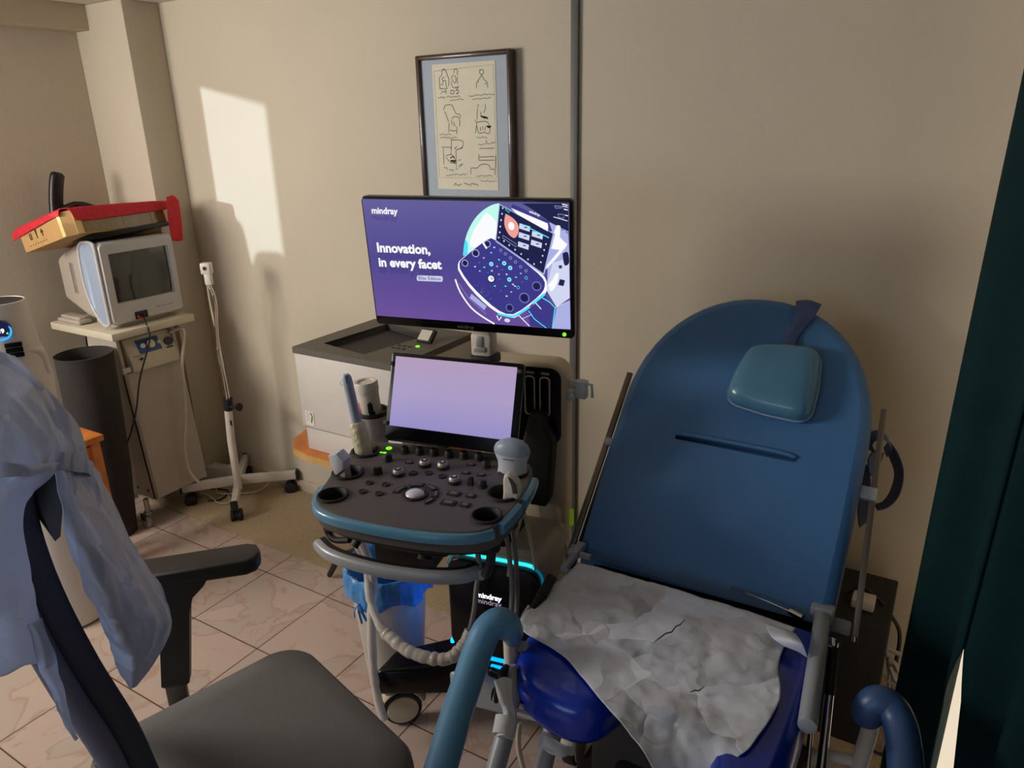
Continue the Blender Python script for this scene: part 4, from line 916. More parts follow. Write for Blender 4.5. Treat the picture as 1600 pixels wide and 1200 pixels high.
# halo disc behind the picture
poly('s_mint', [(0.684,0.988),(0.649,0.974),(0.603,0.929),(0.561,0.86),(0.529,0.776),(0.508,0.692),(0.496,0.606),(0.496,0.568),(0.534,0.609),(0.594,0.678),(0.662,0.709),(0.682,0.801)], 3)
poly('s_cyan', [(0.509,0.701),(0.496,0.606),(0.494,0.564),(0.515,0.589),(0.521,0.665)], 2)
poly('s_white', [(0.619,0.916),(0.552,0.768),(0.53,0.665),(0.552,0.638),(0.651,0.709),(0.666,0.846)], 2)
# right-hand background machine parts
poly('s_lilac', [(0.909,0.855),(0.995,0.789),(1,0.584),(0.997,0.455),(0.921,0.335),(0.894,0.371)])
poly('s_deep', [(0.79,0.991),(0.996,0.997),(0.998,0.789),(0.914,0.856),(0.842,0.94)])
poly('s_white', [(0.943,0.83),(0.961,0.827),(0.958,0.743),(0.984,0.7),(0.982,0.664),(0.889,0.484),(0.896,0.577),(0.924,0.741)], 2)
poly('s_lilac', [(0.913,0.651),(0.955,0.644),(0.895,0.521)])
poly('s_grey', [(0.922,0.542),(0.998,0.584),(0.998,0.266),(0.936,0.182),(0.888,0.323)])
poly('s_white', [(0.899,0.362),(0.921,0.411),(0.938,0.46),(0.949,0.451),(0.935,0.356),(0.91,0.31)], 3)
poly('s_deep', [(0.968,0.618),(0.992,0.629),(0.998,0.547),(0.976,0.527)], 3)
poly('s_deep', [(0.954,0.414),(0.978,0.407),(0.97,0.359),(0.945,0.366)])
poly('s_text', [(0.949,0.521),(0.963,0.526),(0.965,0.504),(0.952,0.498)], 2)
line('s_white', [(0.97,0.991),(0.995,0.983)], 0.0022); line('s_white', [(0.97,0.976),(0.995,0.969)], 0.0016); line('s_white', [(0.977,0.954),(0.995,0.949)], 0.0022)
line('s_lilac', [(0.936,0.977),(0.941,0.96),(0.97,0.963),(0.965,0.974),(0.936,0.977)], 0.0010); line('s_lilac', [(0.951,0.918),(0.954,0.892),(0.977,0.888),(0.977,0.914),(0.951,0.918)], 0.0010)
line('s_white', [(0.931,0.895),(0.993,0.867)], 0.0015); line('s_white', [(0.982,0.91),(0.996,0.905)], 0.0020)
line('s_deep', [(0.966,0.814),(0.969,0.797),(0.977,0.801)], 0.0016); line('s_deep', [(0.985,0.793),(0.99,0.776),(0.998,0.78)], 0.0016)
# lower right body with cyan edges
poly('s_indigo', [(0.801,0.147),(0.882,0.274),(0.931,0.182),(0.912,0.001),(0.804,0.007)])
poly('s_lilac', [(0.936,0.178),(0.999,0.238),(1.001,0.007),(0.915,0.001)])
line('s_cyan', [(0.801,0.138),(0.828,0.071),(0.884,0.002)], 0.0022); line('s_cyan', [(0.87,0.253),(0.903,0.223),(0.929,0.177),(0.922,0.102),(0.914,0.001)], 0.0026)
line('s_white', [(0.929,0.177),(0.998,0.242)], 0.0012)
# pictured console
poly('s_white', [(0.471,0.519),(0.606,0.702),(0.668,0.701),(0.813,0.515),(0.883,0.427),(0.893,0.352),(0.885,0.293),(0.819,0.199),(0.748,0.086),(0.713,0.069),(0.649,0.1),(0.576,0.193),(0.509,0.316),(0.462,0.45)], 2)
poly('s_indigo', [(0.478,0.524),(0.608,0.696),(0.667,0.693),(0.813,0.506),(0.875,0.412),(0.883,0.351),(0.865,0.29),(0.808,0.198),(0.725,0.099),(0.656,0.121),(0.583,0.219),(0.516,0.337),(0.471,0.461)], 2)
line('s_cyan', [(0.649,0.095),(0.713,0.079),(0.748,0.101),(0.807,0.173)], 0.0055, 3); line('s_cyan', [(0.822,0.199),(0.882,0.288)], 0.0055)
for q, r in (([(0.5,0.506)][0], 0.0085), ([(0.556,0.591)][0], 0.0095), ([(0.616,0.67)][0], 0.0085)):
    disc('s_lilac', q, r); disc('s_deep', q, r * 0.78)
line('s_white', [(0.594,0.683),(0.612,0.632)], 0.0045)
for q, r in (([(0.844,0.347)][0], 0.011), ([(0.783,0.244)][0], 0.0125), ([(0.709,0.152)][0], 0.0095)):
    disc('s_lilac', q, r); disc('s_indigo', q, r * 0.93); disc('s_deep', q, r * 0.7)
for q in [(0.679,0.623),(0.701,0.596),(0.725,0.565),(0.748,0.534),(0.771,0.498),(0.796,0.467)]: disc('s_lilac', q, 0.0034); disc('s_deep', q, 0.0023)
for q in [(0.693,0.52),(0.721,0.485),(0.714,0.389),(0.63,0.509)]: disc('s_cyan', q, 0.0055); disc('s_mint', q, 0.0038); disc('s_blue', q, 0.0022)
for q in [(0.796,0.41),(0.755,0.327)]: disc('s_cyan', q, 0.0038); disc('s_deep', q, 0.0025)
disc('s_deep', [(0.626,0.388)][0], 0.0105); disc('s_white', [(0.625,0.388)][0], 0.0078); disc('s_lilac', [(0.629,0.391)][0], 0.0035)
for i, q in enumerate([(0.649,0.644),(0.633,0.601),(0.595,0.556),(0.57,0.516),(0.549,0.481),(0.595,0.48),(0.571,0.447),(0.611,0.438),(0.631,0.454),(0.669,0.547),(0.658,0.492),(0.683,0.467),(0.702,0.431),(0.747,0.411),(0.771,0.444),(0.777,0.375),(0.731,0.351),(0.694,0.333),(0.721,0.287),(0.67,0.292),(0.697,0.25),(0.642,0.329),(0.665,0.428),(0.667,0.389),(0.74,0.338)]):
    disc(('s_grey', 's_blue', 's_lilac', 's_cyan')[(i * 7) % 4], q, 0.0026, 0.0018)
rnd = random.Random(3)
for k in range(46):
    q = [(0.579,0.283)][0]; a = rnd.uniform(0, 6.28); r = rnd.uniform(0.005, 0.06); disc('s_lilac', (q[0] + r * math.cos(a), q[1] + 1.4 * r * math.sin(a)), 0.00045)
# pictured upper display
poly('s_lilac', [(0.684,0.986),(0.914,0.785),(0.937,0.769),(0.883,0.446),(0.877,0.44),(0.657,0.691)])
poly('s_deep', [(0.687,0.975),(0.927,0.768),(0.878,0.455),(0.661,0.702)])
poly('s_white', [(0.738,0.955),(0.909,0.842),(0.903,0.785),(0.766,0.907)])
poly('s_indigo', [(0.747,0.985),(0.909,0.864),(0.924,0.786),(0.909,0.785),(0.904,0.846),(0.738,0.959)])
stext('s_white', 'mindray', [(0.821,0.924)][0], [(0.869,0.896)][0], 0.02)
poly('s_salmon', [(0.712,0.91),(0.744,0.88),(0.767,0.832),(0.768,0.769),(0.749,0.725),(0.724,0.749),(0.707,0.803),(0.704,0.856)], 3); disc('s_white', [(0.736,0.817)][0], 0.0075, 0.0095)
for q in [(0.797,0.807),(0.793,0.739),(0.788,0.666),(0.855,0.751),(0.849,0.683)]: poly('s_grey', [(q[0] - 0.022, q[1] + 0.034), (q[0] + 0.027, q[1] + 0.010), (q[0] + 0.023, q[1] - 0.030), (q[0] - 0.026, q[1] - 0.006)]); disc('s_text', (q[0] + 0.006, q[1] + 0.002), 0.0042, 0.0014)
line('s_cyan', [(0.786,0.833),(0.908,0.736)], 0.0024); line('s_cyan', [(0.715,0.958),(0.732,0.937),(0.729,0.919),(0.713,0.941),(0.715,0.958)], 0.0014)
for q in [(0.7,0.953),(0.695,0.909),(0.689,0.86),(0.684,0.811),(0.68,0.765),(0.674,0.724),(0.698,0.698),(0.722,0.667),(0.749,0.633),(0.777,0.601),(0.808,0.561),(0.836,0.526),(0.868,0.543),(0.877,0.594),(0.885,0.64),(0.894,0.686)]: disc('s_grey', q, 0.0018, 0.0022)
line('s_lilac', [(0.694,0.743),(0.756,0.678),(0.754,0.655),(0.691,0.725),(0.694,0.743)], 0.0008)
# pictured hand rail
line('s_white', [(0.445,0.368),(0.465,0.262),(0.514,0.135),(0.571,0.06),(0.629,0.005)], 0.0040, 3)
poly('s_lilac', [(0.522,0.253),(0.595,0.155),(0.582,0.118),(0.511,0.216)]); line('s_lilac', [(0.462,0.332),(0.505,0.216),(0.59,0.083)], 0.0007)
disc('s_grey', [(0.694,0.044)][0], 0.0075, 0.005); line('s_white', [(0.643,0.079),(0.653,0.039),(0.666,0.071)], 0.003)
line('s_white', [(0.754,0.092),(0.804,0.007)], 0.0022); line('s_white', [(0.836,0.211),(0.863,0.16)], 0.0020); line('s_grey', [(0.771,0.069),(0.817,0.109)], 0.0014)
# words
stext('s_ghost', 'mindray', [(0.042,0.833)][0], [(0.175,0.831)][0], 0.0)
stext('s_white', 'mindray', [(0.045,0.887)][0], [(0.181,0.885)][0], 0.03)
stext('s_ghost', 'Innovation,', [(0.051,0.514)][0], [(0.323,0.518)][0], 0.02)
stext('s_ghost', 'in every facet', [(0.045,0.388)][0], [(0.376,0.397)][0], 0.02)
stext('s_white', 'Innovation,', [(0.05,0.569)][0], [(0.329,0.569)][0], 0.035)
stext('s_white', 'in every facet', [(0.049,0.446)][0], [(0.381,0.449)][0], 0.035)
poly('s_grey', [(0.252,0.384),(0.376,0.387),(0.381,0.378),(0.379,0.348),(0.374,0.34),(0.249,0.337),(0.244,0.344),(0.246,0.373)])
stext('s_text', 'Elite Edition', [(0.254,0.348)][0], [(0.371,0.35)][0], 0.01)
build('screen_picture', art, cols, scr, smooth=0, recalc=False)
m = MB(); fit_text(m, 'mindray', -0.035, -0.158, 0.044, MR, MC + MR @ Vector((0, 0, 0.0006))); build('maker_name', m, 'key_grey', mo, smooth=0)
m = MB(); m.cyl(mon(0.241, -0.1535, -0.001), mon(0.241, -0.1535, 0.002), 0.0045, n=16); build('power_light', m, 'lit_green', mo)
# monitor arm
m = MB(); m.box((-0.03, 0.165, 1.072), (0.056, 0.05, 0.06), bev=0.008); m.box((-0.03, 0.165, 1.115), (0.05, 0.045, 0.05), bev=0.006); ar = build('monitor_arm', m, 'white_plastic', us)
m = MB(); m.box((-0.032, 0.1385, 1.082), (0.018, 0.004, 0.03), bev=0.002); m.box((-0.032, 0.1385, 1.062), (0.032, 0.004, 0.014), bev=0.002); build('arm_latch', m, 'metal_grey', ar)
m = MB(); m.box((-0.03, 0.17, 1.03), (0.066, 0.06, 0.026), bev=0.006); m.box((-0.03, 0.145, 1.14), (0.10, 0.03, 0.06), bev=0.006); m.cyl((-0.03, 0.18, 0.85), (-0.03, 0.18, 1.03), 0.03, n=20); build('arm_joint', m, 'soft_black', ar)
# --- touch panel
TB = Vector((-0.0585, -0.02, 0.862)); TT = Vector((-0.0585, 0.052, 1.062)); ty = (TT - TB).normalized(); TR_ = basis((1, 0, 0), ty); th_ = (TT - TB).length
TCn = (TB + TT) / 2
m = MB(); m.prism(rrect(0.350, th_ + 0.004, 0.006, 4), -0.020, 0.0, R=TR_, c=TCn, bev=0.002); tp_ = build('touch_panel', m, 'gloss_black', us)
m = MB(); m.prism([(-0.163, -0.075), (0.160, -0.075), (0.160, 0.099), (-0.163, 0.099)], 0.0004, 0.0012, R=TR_, c=TCn); build('touch_screen', m, 'screen_lilac', tp_, smooth=0)
for sx, sy in ((-0.173, 0.08), (0.168, 0.09), (-0.173, -0.07)):
    m = MB(); m.box(TCn + TR_ @ Vector((sx, sy, 0.0)), (0.012, 0.010, 0.012), rot=TR_, bev=0.002); build('screen_clip', m, 'dark_grey', tp_)
m = MB(); m.box((-0.06, 0.03, 0.875), (0.24, 0.05, 0.05), bev=0.01); build('touch_hinge', m, 'soft_black', us)
# --- console deck with cup wells
ZD = 0.84
outline = [(-0.275, -0.005), (-0.1, 0.012), (0.02, 0.018), (0.10, 0.016), (0.155, -0.018), (0.176, -0.075), (0.189, -0.155), (0.188, -0.215), (0.184, -0.27), (0.175, -0.308), (0.146, -0.338), (0.089, -0.357), (0.027, -0.366), (-0.04, -0.369), (-0.113, -0.367), (-0.173, -0.359), (-0.212, -0.343), (-0.236, -0.318), (-0.25, -0.284), (-0.262, -0.24), (-0.276, -0.189), (-0.288, -0.12), (-0.302, -0.06), (-0.297, -0.025)]
ol2 = [(a.x, a.y) for a in spl([(x, y, 0) for x, y in outline + [outline[0]]], 4)][:-1]
cups = [(-0.258, -0.072, 0.033), (-0.236, -0.188, 0.034), (-0.207, -0.296, 0.031), (0.130, -0.069, 0.031), (0.146, -0.173, 0.034), (0.147, -0.275, 0.030)]
m = MB(); m.prism(ol2, ZD - 0.05, ZD, bev=0.005)
deck = build('console_deck', m, 'console_grey', us, smooth=35)
cutm = MB()
for x, y, r in cups: cutm.cyl((x, y, ZD - 0.08), (x, y, ZD + 0.05), r * 0.9, n=32)
cut = build('cut', cutm, 'console_grey', us)
md = deck.modifiers.new('b', 'BOOLEAN'); md.operation = 'DIFFERENCE'; md.object = cut; md.solver = 'EXACT'
dg = bpy.context.evaluated_depsgraph_get(); nm = bpy.data.meshes.new_from_object(deck.evaluated_get(dg)); deck.modifiers.clear(); deck.data = nm
bpy.data.objects.remove(cut)
for p in deck.data.polygons: p.use_smooth = False
for x, y, r in cups:
    m = MB(); m.lathe([(r * 0.84, ZD - 0.07), (r * 0.87, ZD - 0.02), (r * 0.9, ZD + 0.001), (r * 0.98, ZD + 0.006), (r * 1.10, ZD + 0.005), (r * 1.14, ZD), (r * 1.14, ZD - 0.004), (r * 0.92, ZD - 0.03), (r * 0.9, ZD - 0.075), (0, ZD - 0.075)], (x, y, 0), 36)
    if False: pass
    build('probe_cup', m, 'soft_black', us, smooth=50)
# blue bumper strip around the front and the right side
def strip(pts, z0, z1, t, key, k=4, name='bumper_strip'):
    P = [Vector((a.x, a.y)) for a in spl([(x, y, 0) for x, y in pts], k)]; m = MB(); cs_ = []
    for i, p in enumerate(P):
        d = (P[min(i + 1, len(P) - 1)] - P[max(i - 1, 0)]).normalized(); n_ = Vector((d.y, -d.x))
        cs_.append([Vector((p.x + n_.x * a, p.y + n_.y * a, z)) for a, z in ((0, z0), (t * .8, z0 + .002), (t, (z0 + z1) / 2), (t * .85, z1 - .003), (t * .3, z1), (-0.004, z1), (-0.004, z0))])
    loft(m, cs_); return build(name, m, key, us, smooth=50)
strip([(-0.262, -0.255), (-0.25, -0.292), (-0.236, -0.322), (-0.212, -0.346), (-0.173, -0.362), (-0.113, -0.370), (-0.04, -0.372), (0.027, -0.369), (0.089, -0.360), (0.138, -0.343), (0.165, -0.322), (0.174, -0.310)], ZD - 0.026, ZD - 0.003, 0.008, 'light_blue_trim')
strip([(0.183, -0.292), (0.188, -0.25), (0.190, -0.20)], ZD - 0.026, ZD - 0.001, 0.010, 'light_blue_trim')
strip([(0.191, -0.182), (0.190, -0.13), (0.183, -0.075)], ZD - 0.026, ZD - 0.001, 0.010, 'light_blue_trim')
m = MB(); m.prism([(p[0] * 0.92 - 0.004, p[1] * 0.92 - 0.014) for p in ol2], ZD - 0.066, ZD - 0.05, bev=0.006); m.prism(rrect(0.19, 0.20, 0.03, 4, -0.045, -0.17), ZD - 0.13, ZD - 0.06, bev=0.01); build('console_underside', m, 'soft_black', us, smooth=50)
for k, x in enumerate((-0.20, -0.10, 0.10)):
    m = MB(); m.cyl((x, -0.30, ZD - 0.078), (x, -0.30, ZD - 0.06), 0.014, n=14); build('underside_foot', m, 'soft_black', us)
# knobs and keys
def knob(x, y, r, h, key, cap=None):
    m = MB(); m.lathe([(r * 1.15, ZD), (r * 1.15, ZD + 0.002), (r, ZD + 0.003), (r * .97, ZD + h * .8), (r * .8, ZD + h), (0, ZD + h)], (x, y, 0), 20); o = build('knob', m, key, us, smooth=50)
    if cap:
        m = MB(); m.lathe([(r * .66, ZD + h + 0.0003), (r * .6, ZD + h + 0.0012), (0, ZD + h + 0.0012)], (x, y, 0), 16); build('knob_cap', m, cap, o)
for x, y in ((-0.162, -0.047), (-0.124, -0.042), (-0.088, -0.037), (-0.048, -0.037), (-0.011, -0.031), (0.027, -0.028), (0.060, -0.062), (-0.168, -0.168), (-0.180, -0.100), (0.089, -0.156)):
    knob(x, y, 0.0102, 0.0165, 'soft_black', 'gloss_black')
for x, y in ((-0.082, -0.098), (-0.036, -0.096), (-0.119, -0.160), (0.021, -0.156)):
    m = MB(); m.lathe([(0.0155, ZD), (0.0155, ZD + 0.004), (0.0135, ZD + 0.005), (0.0135, ZD + 0.007)], (x, y, 0), 20); build('knob_collar', m, 'soft_black', us)
    knob(x, y, 0.0132, 0.015, 'metal_grey', 'gloss_black')
    m = MB(); m.cyl((x, y, ZD + 0.0160), (x, y, ZD + 0.0168), 0.0036, n=14); build('knob_dot', m, 'lcd_pale', us)
m = MB(); m.box((0.060, -0.155, ZD + 0.008), (0.014, 0.010, 0.016), bev=0.002); m.box((0.062, -0.155, ZD + 0.018), (0.008, 0.008, 0.006), bev=0.001); build('paddle_switch', m, 'soft_black', us)
for x, y in ((-0.162, -0.217), (-0.122, -0.213), (-0.154, -0.259), (-0.114, -0.256), (-0.089, -0.143), (-0.055, -0.132), (-0.018, -0.138)):
    m = MB(); m.lathe([(0.0108, ZD), (0.0105, ZD + 0.002), (0.009, ZD + 0.003), (0.0072, ZD + 0.0018), (0.0, ZD + 0.002)], (x, y, 0), 6 if (x < -0.1 and y > -0.22) else 18); build('round_key', m, 'soft_black', us, smooth=30)
for x, y, w_, d_ in ((-0.126, -0.095, .018, .011), (0.02, -0.061, .018, .011), (0.026, -0.105, .018, .011), (0.064, -0.104, .018, .011), (0.042, -0.206, .026, .018), (0.081, -0.204, .020, .014), (0.048, -0.247, .030, .018), (0.086, -0.245, .020, .015)):
    m = MB(); m.prism(rrect(w_ * 1.15, d_ * 1.15, 0.003, 3, x, y), ZD, ZD + 0.003, bev=0.001); kk = build('key', m, 'soft_black', us)
    m = MB(); m.prism(rrect(w_ * .62, d_ * .6, 0.001, 2, x, y), ZD + 0.003, ZD + 0.0036); build('key_face', m, 'key_grey', kk)
m = MB(); m.box((-0.102, -0.2545, ZD + 0.0025), (0.004, 0.004, 0.001)); 
bx0, by0 = -0.037, -0.236
m = MB(); m.lathe([(0.030, ZD), (0.029, ZD + 0.004), (0.024, ZD + 0.005), (0.0215, ZD + 0.001)], (bx0, by0, 0), 36); tr_ = build('trackball_ring', m, 'soft_black', us)
m = MB(); m.lathe([(0.0218, ZD + 0.001), (0.0205, ZD + 0.005), (0.016, ZD + 0.0085), (0.009, ZD + 0.0105), (0.0, ZD + 0.011)], (bx0, by0, 0), 32)
MT['trackball_white'] = mat('trackball_white', (222, 226, 238), 0.25, var=0.0, coat=0.5); build('trackball', m, 'trackball_white', tr_, smooth=60)
for a0, a1 in ((-38, -4), (2, 38), (44, 84), (92, 134), (142, 188)):
    p1 = circ(bx0, by0, 0.053, 8, a0, a1); p2 = circ(bx0, by0, 0.037, 8, a0, a1)[::-1]
    m = MB(); m.prism(p1 + p2, ZD, ZD + 0.0028, bev=0.0008); kk = build('arc_key', m, 'soft_black', us)
    q1 = circ(bx0, by0, 0.048, 6, a0 + 6, a1 - 6); q2 = circ(bx0, by0, 0.043, 6, a0 + 6, a1 - 6)[::-1]
    m = MB(); m.prism(q1 + q2, ZD + 0.0028, ZD + 0.0032); build('key_face', m, 'key_grey', kk)
m = MB(); m.tube([(-0.213 + 0.0065 * math.cos(a * PI / 10), -0.036 + 0.0065 * math.sin(a * PI / 10), ZD + 0.001) for a in range(21)], 0.0012, 6, cap=False); m.box((-0.213, -0.036, ZD + 0.0008), (0.004, 0.004, 0.0012)); build('power_ring', m, 'lit_green', us)
m = MB(); m.box((-0.220, -0.064, ZD + 0.0008), (0.006, 0.004, 0.0014)); m.box((-0.210, -0.063, ZD + 0.0008), (0.008, 0.005, 0.0014)); build('power_legend', m, 'lit_green', us, smooth=0)
m = MB(); m.box((0.088, -0.012, ZD + 0.0006), (0.028, 0.003, 0.0012)); build('deck_badge', m, 'metal_grey', us)
# silver hand rail under the console
hp = [(-0.275,-0.285,0.7), (-0.226,-0.314,0.7), (-0.161,-0.329,0.7), (-0.071,-0.334,0.7), (0.03,-0.323,0.7), (0.094,-0.301,0.7), (0.127,-0.268,0.7)]
HP_ = spl(hp, 6); cs_ = []
for i, p in enumerate(HP_):
    d = (HP_[min(i + 1, len(HP_) - 1)] - HP_[max(i - 1, 0)]).normalized(); n_ = Vector((d.y, -d.x, 0)); e_ = 0.6 if i in (0, len(HP_) - 1) else 1
    cs_.append([p + n_ * a + V(0, 0, z * e_) for a, z in ((-0.008, -0.013), (0.002, -0.015), (0.008, -0.008), (0.008, 0.008), (0.003, 0.015), (-0.008, 0.014))])
m = MB(); loft(m, cs_); hr = build('hand_rail', m, 'painted_grey', us, smooth=60)
cs_ = []
for i, p in enumerate(HP_):
    d = (HP_[min(i + 1, len(HP_) - 1)] - HP_[max(i - 1, 0)]).normalized(); n_ = Vector((d.y, -d.x, 0))
    cs_.append([p + n_ * a + V(0, 0, z) for a, z in ((-0.022, -0.012), (-0.008, -0.013), (-0.008, 0.012), (-0.022, 0.012))])
m = MB(); loft(m, cs_); build('rail_backing', m, 'soft_black', hr, smooth=60)
m = MB(); m.cyl(HP_[-1] + V(0.004, -0.004, 0), HP_[-1] + V(0.003, -0.014, 0), 0.012, n=18); build('rail_end', m, 'painted_grey', hr)
for a, b in (((-0.19, -0.265, 0.70), (-0.15, -0.20, ZD - 0.06)), ((-0.01, -0.265, 0.70), (-0.02, -0.20, ZD - 0.06))):
    m = MB(); m.tube([a, b], 0.016, 10, flat=0.6); build('rail_strut', m, 'soft_black', us)
m = MB(); m.prism([(-0.165, -0.215), (-0.015, -0.21), (-0.02, -0.08), (-0.15, -0.08)], 0.632, ZD - 0.05, bev=0.01); build('front_housing', m, 'soft_black', us)
m = MB(); m.tube(spl([(-0.258, -0.262, 0.752), (-0.262, -0.255, 0.72), (-0.24, -0.262, 0.705), (-0.20, -0.262, 0.712)], 4), 0.008, 8); build('cable_hook', m, 'soft_black', us)
m = MB(); m.tube(spl([(0.15, -0.29, 0.80), (0.165, -0.30, 0.77), (0.16, -0.31, 0.735), (0.15, -0.30, 0.72)], 4), 0.010, 8); build('cable_hook', m, 'soft_black', us)
# --- body: neck, lower cabinet with lit front, rear tower, base
m = MB(); m.hexa([(-0.07, 0.10, 0.50), (0.09, 0.10, 0.50), (0.09, 0.22, 0.50), (-0.07, 0.22, 0.50), (-0.12, -0.12, 0.74), (-0.02, -0.12, 0.74), (0.0, 0.10, 0.78), (-0.10, 0.10, 0.78)], 0.02, 3); build('neck', m, 'soft_black', us)
fc = (0.045, 0, 0.41)
lp = rrect(0.275, 0.31, 0.045, 6)
lpp = [(x + 0.046, y + 0.405) for x, y in lp]
m = MB(); m.prism(lpp, -0.23, -0.0, R=FACE_Y, c=(0, 0, 0), bev=0.012, seg=3); cab = build('lower_cabinet', m, 'cabinet_grey', us) if 'cabinet_grey' in MT else None
if cab is None:
    MT['cabinet_grey'] = mat('cabinet_grey', (150, 146, 136), 0.4, var=0.03)
    m = MB(); m.prism(lpp, -0.23, 0.0, R=FACE_Y, bev=0.012, seg=3); cab = build('lower_cabinet', m, 'cabinet_grey', us)
fl_ = [(x * 0.93 + 0.046, y * 0.935 + 0.399) for x, y in lp]
m = MB(); m.prism(fl_, 0.0, 0.016, R=FACE_Y, bev=0.006, seg=3); fp_ = build('front_panel', m, 'gloss_black', us)
arc = [(x * 0.955 + 0.046, y * 0.962 + 0.405) for x, y in lp]
def seg(a, b, key, name, w_=0.0035, y_=-0.012):
    P = arc + arc; m = MB(); m.tube([Vector((p[0], y_, p[1])) for p in P[a:b]], w_, 8); build(name, m, key, us, smooth=60)
# arc order: bottom-right corner (0-5), top-right (6-11), top-left (12-17), bottom-left (18-23)
def AV(k): return Vector((arc[k][0], -0.004, arc[k][1]))
for pts_, key_, w_ in (([AV(12).lerp(AV(11), 0.42)] + [AV(k) for k in range(12, 17)], 'lit_cyan', 0.0045), ([AV(12).lerp(AV(11), 0.60), AV(11)], 'lit_cyan', 0.0045), ([AV(k) for k in range(11, 5, -1)], 'lit_cyan_soft', 0.004), ([AV(k) for k in range(16, 19)] + [AV(20)], 'lit_cyan_soft', 0.0022)):
    m = MB(); m.tube(pts_, w_, 8); build('light_strip', m, key_, us, smooth=60)
m = MB(); fit_text(m, 'mindray', 0.000, 0.439, 0.070, FACE_Y, (0, -0.0172, 0), 0.03); build('lit_name', m, 'lit_white', fp_, smooth=0)
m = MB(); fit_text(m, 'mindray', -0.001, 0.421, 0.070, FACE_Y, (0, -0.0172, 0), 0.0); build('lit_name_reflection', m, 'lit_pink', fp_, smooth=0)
# rear tower
m = MB(); m.prism([(x + 0.034, y + 0.625) for x, y in rrect(0.250, 0.752, 0.045, 7)], -0.335, -0.255, R=FACE_Y, bev=0.012, seg=3); twr = build('rear_tower', m, 'tower_cream', us) if False else None
MT['tower_cream'] = mat('tower_cream', (196, 184, 160), 0.4, var=0.02)
twr = build('rear_tower', m, 'tower_cream', us)
m = MB(); m.prism([(x + 0.037, y + 0.882) for x, y in rrect(0.222, 0.215, 0.030, 6)], -0.2555, -0.2515, R=FACE_Y, bev=0.001); inl = build('holder_panel', m, 'gloss_black', twr)
for x in (0.064, 0.106):
    m = MB(); pts = [Vector((x + a, -0.0, z)) for a, z in rrect(0.026, 0.108, 0.009, 4)]; pts = [Vector((p.x, 0.243, p.z + 0.912)) for p in pts]; pts.append(pts[0])
    m.tube(pts, 0.0022, 8, cap=False); build('holder_loop', m, 'cream_plastic', inl)
    m = MB(); m.prism([(a + x, b + 0.915) for a, b in rrect(0.021, 0.100, 0.008, 4)], -0.2515, -0.238, R=FACE_Y, bev=0.002); build('holder_grip', m, 'gloss_black', inl)
    m = MB(); m.box((x, 0.248, 0.975), (0.022, 0.004, 0.006)); build('port_mark', m, 'metal_grey', inl)
m = MB(); m.prism([(0.075, 0.875), (0.112, 0.875), (0.122, 0.84), (0.140, 0.80), (0.134, 0.70), (0.128, 0.625), (0.118, 0.605), (0.075, 0.605), (0.066, 0.625), (0.055, 0.80)], -0.2515, -0.20, R=FACE_Y, bev=0.01, seg=3); build('probe_pouch', m, 'soft_black', us)
m = MB(); m.cyl((0.158, 0.30, 0.935), (0.200, 0.30, 0.940), 0.012, n=16); m.box((0.194, 0.295, 0.925), (0.03, 0.03, 0.05), bev=0.006); m.tube([(0.195, 0.29, 0.945), (0.224, 0.28, 0.945), (0.226, 0.28, 0.91)], 0.004, 8); m.cyl((0.170, 0.285, 0.912), (0.170, 0.265, 0.905), 0.009, n=12); build('side_hook', m, 'blue_white', us)
m = MB(); m.box((0.165,0.3,0.53), (0.010, 0.012, 0.05), bev=0.002); build('rear_light', m, 'lit_lime', us)
# base
m = MB(); m.prism(rrect(0.30, 0.42, 0.06, 5, 0.05, 0.15), 0.11, 0.205, bev=0.012, seg=3); bs = build('base_plinth', m, 'painted_grey', us)
m = MB(); m.prism(rrect(0.25, 0.34, 0.04, 5, 0.048, 0.17), 0.205, 0.27, bev=0.006); build('base_riser', m, 'soft_black', us)
for z, w__ in ((0.248, 'lit_blue'), (0.222, 'lit_blue')):
    m = MB(); m.box((0.10, -0.012, z), (0.14, 0.010, 0.010), bev=0.003); build('underglow_bar', m, w__, us)
m = MB(); m.box((-0.0965, 0.05, 0.38), (0.004, 0.010, 0.17)); build('side_light', m, 'lit_side', us)
m = MB(); m.box((-0.098, 0.07, 0.245), (0.008, 0.10, 0.010)); build('underglow_bar', m, 'lit_side', us)
def foot(x, y, dx_, wx, wy, ax_):
    m = MB()
    m.hexa([(-0.02 * dx_, -0.03, 0.125), (x - .01 * dx_, y - 0.055, 0.112), (x, y + 0.045, 0.112), (-0.03 * dx_, 0.12, 0.13), (-0.02 * dx_, -0.03, 0.225), (x - .01 * dx_, y - 0.055, 0.198), (x, y + 0.045, 0.198), (-0.03 * dx_, 0.12, 0.235)], 0.016, 3)
    f_ = build('base_foot', m, 'gloss_black', us)
    wheel(wx, wy, ax_)
def wheel(wx, wy, ax_):
    a = Vector(ax_).normalized(); c = V(wx, wy, 0.054)
    m = MB(); m.cyl(c - a * 0.017, c + a * 0.017, 0.054, n=36, bev=0.006); w_ = build('wheel_tyre', m, 'soft_black', us)
    m = MB(); m.cyl(c + a * 0.012, c + a * 0.021, 0.044, n=36, bev=0.003); m.cyl(c - a * 0.021, c - a * 0.012, 0.044, n=36, bev=0.003); build('wheel_disc', m, 'wheel_beige', w_)
    m = MB(); s_ = a.cross(V(0, 0, 1))
    m.tube([c + s_ * 0.062 * math.cos(t * PI / 10) + V(0, 0, 0.066 * math.sin(t * PI / 10)) for t in range(1, 10)], 0.010, 8, flat=2.2, up=a); m.cyl(c + V(0, 0, .06), c + V(0, 0, .12), 0.016, n=16); build('wheel_cover', m, 'wheel_beige', w_)
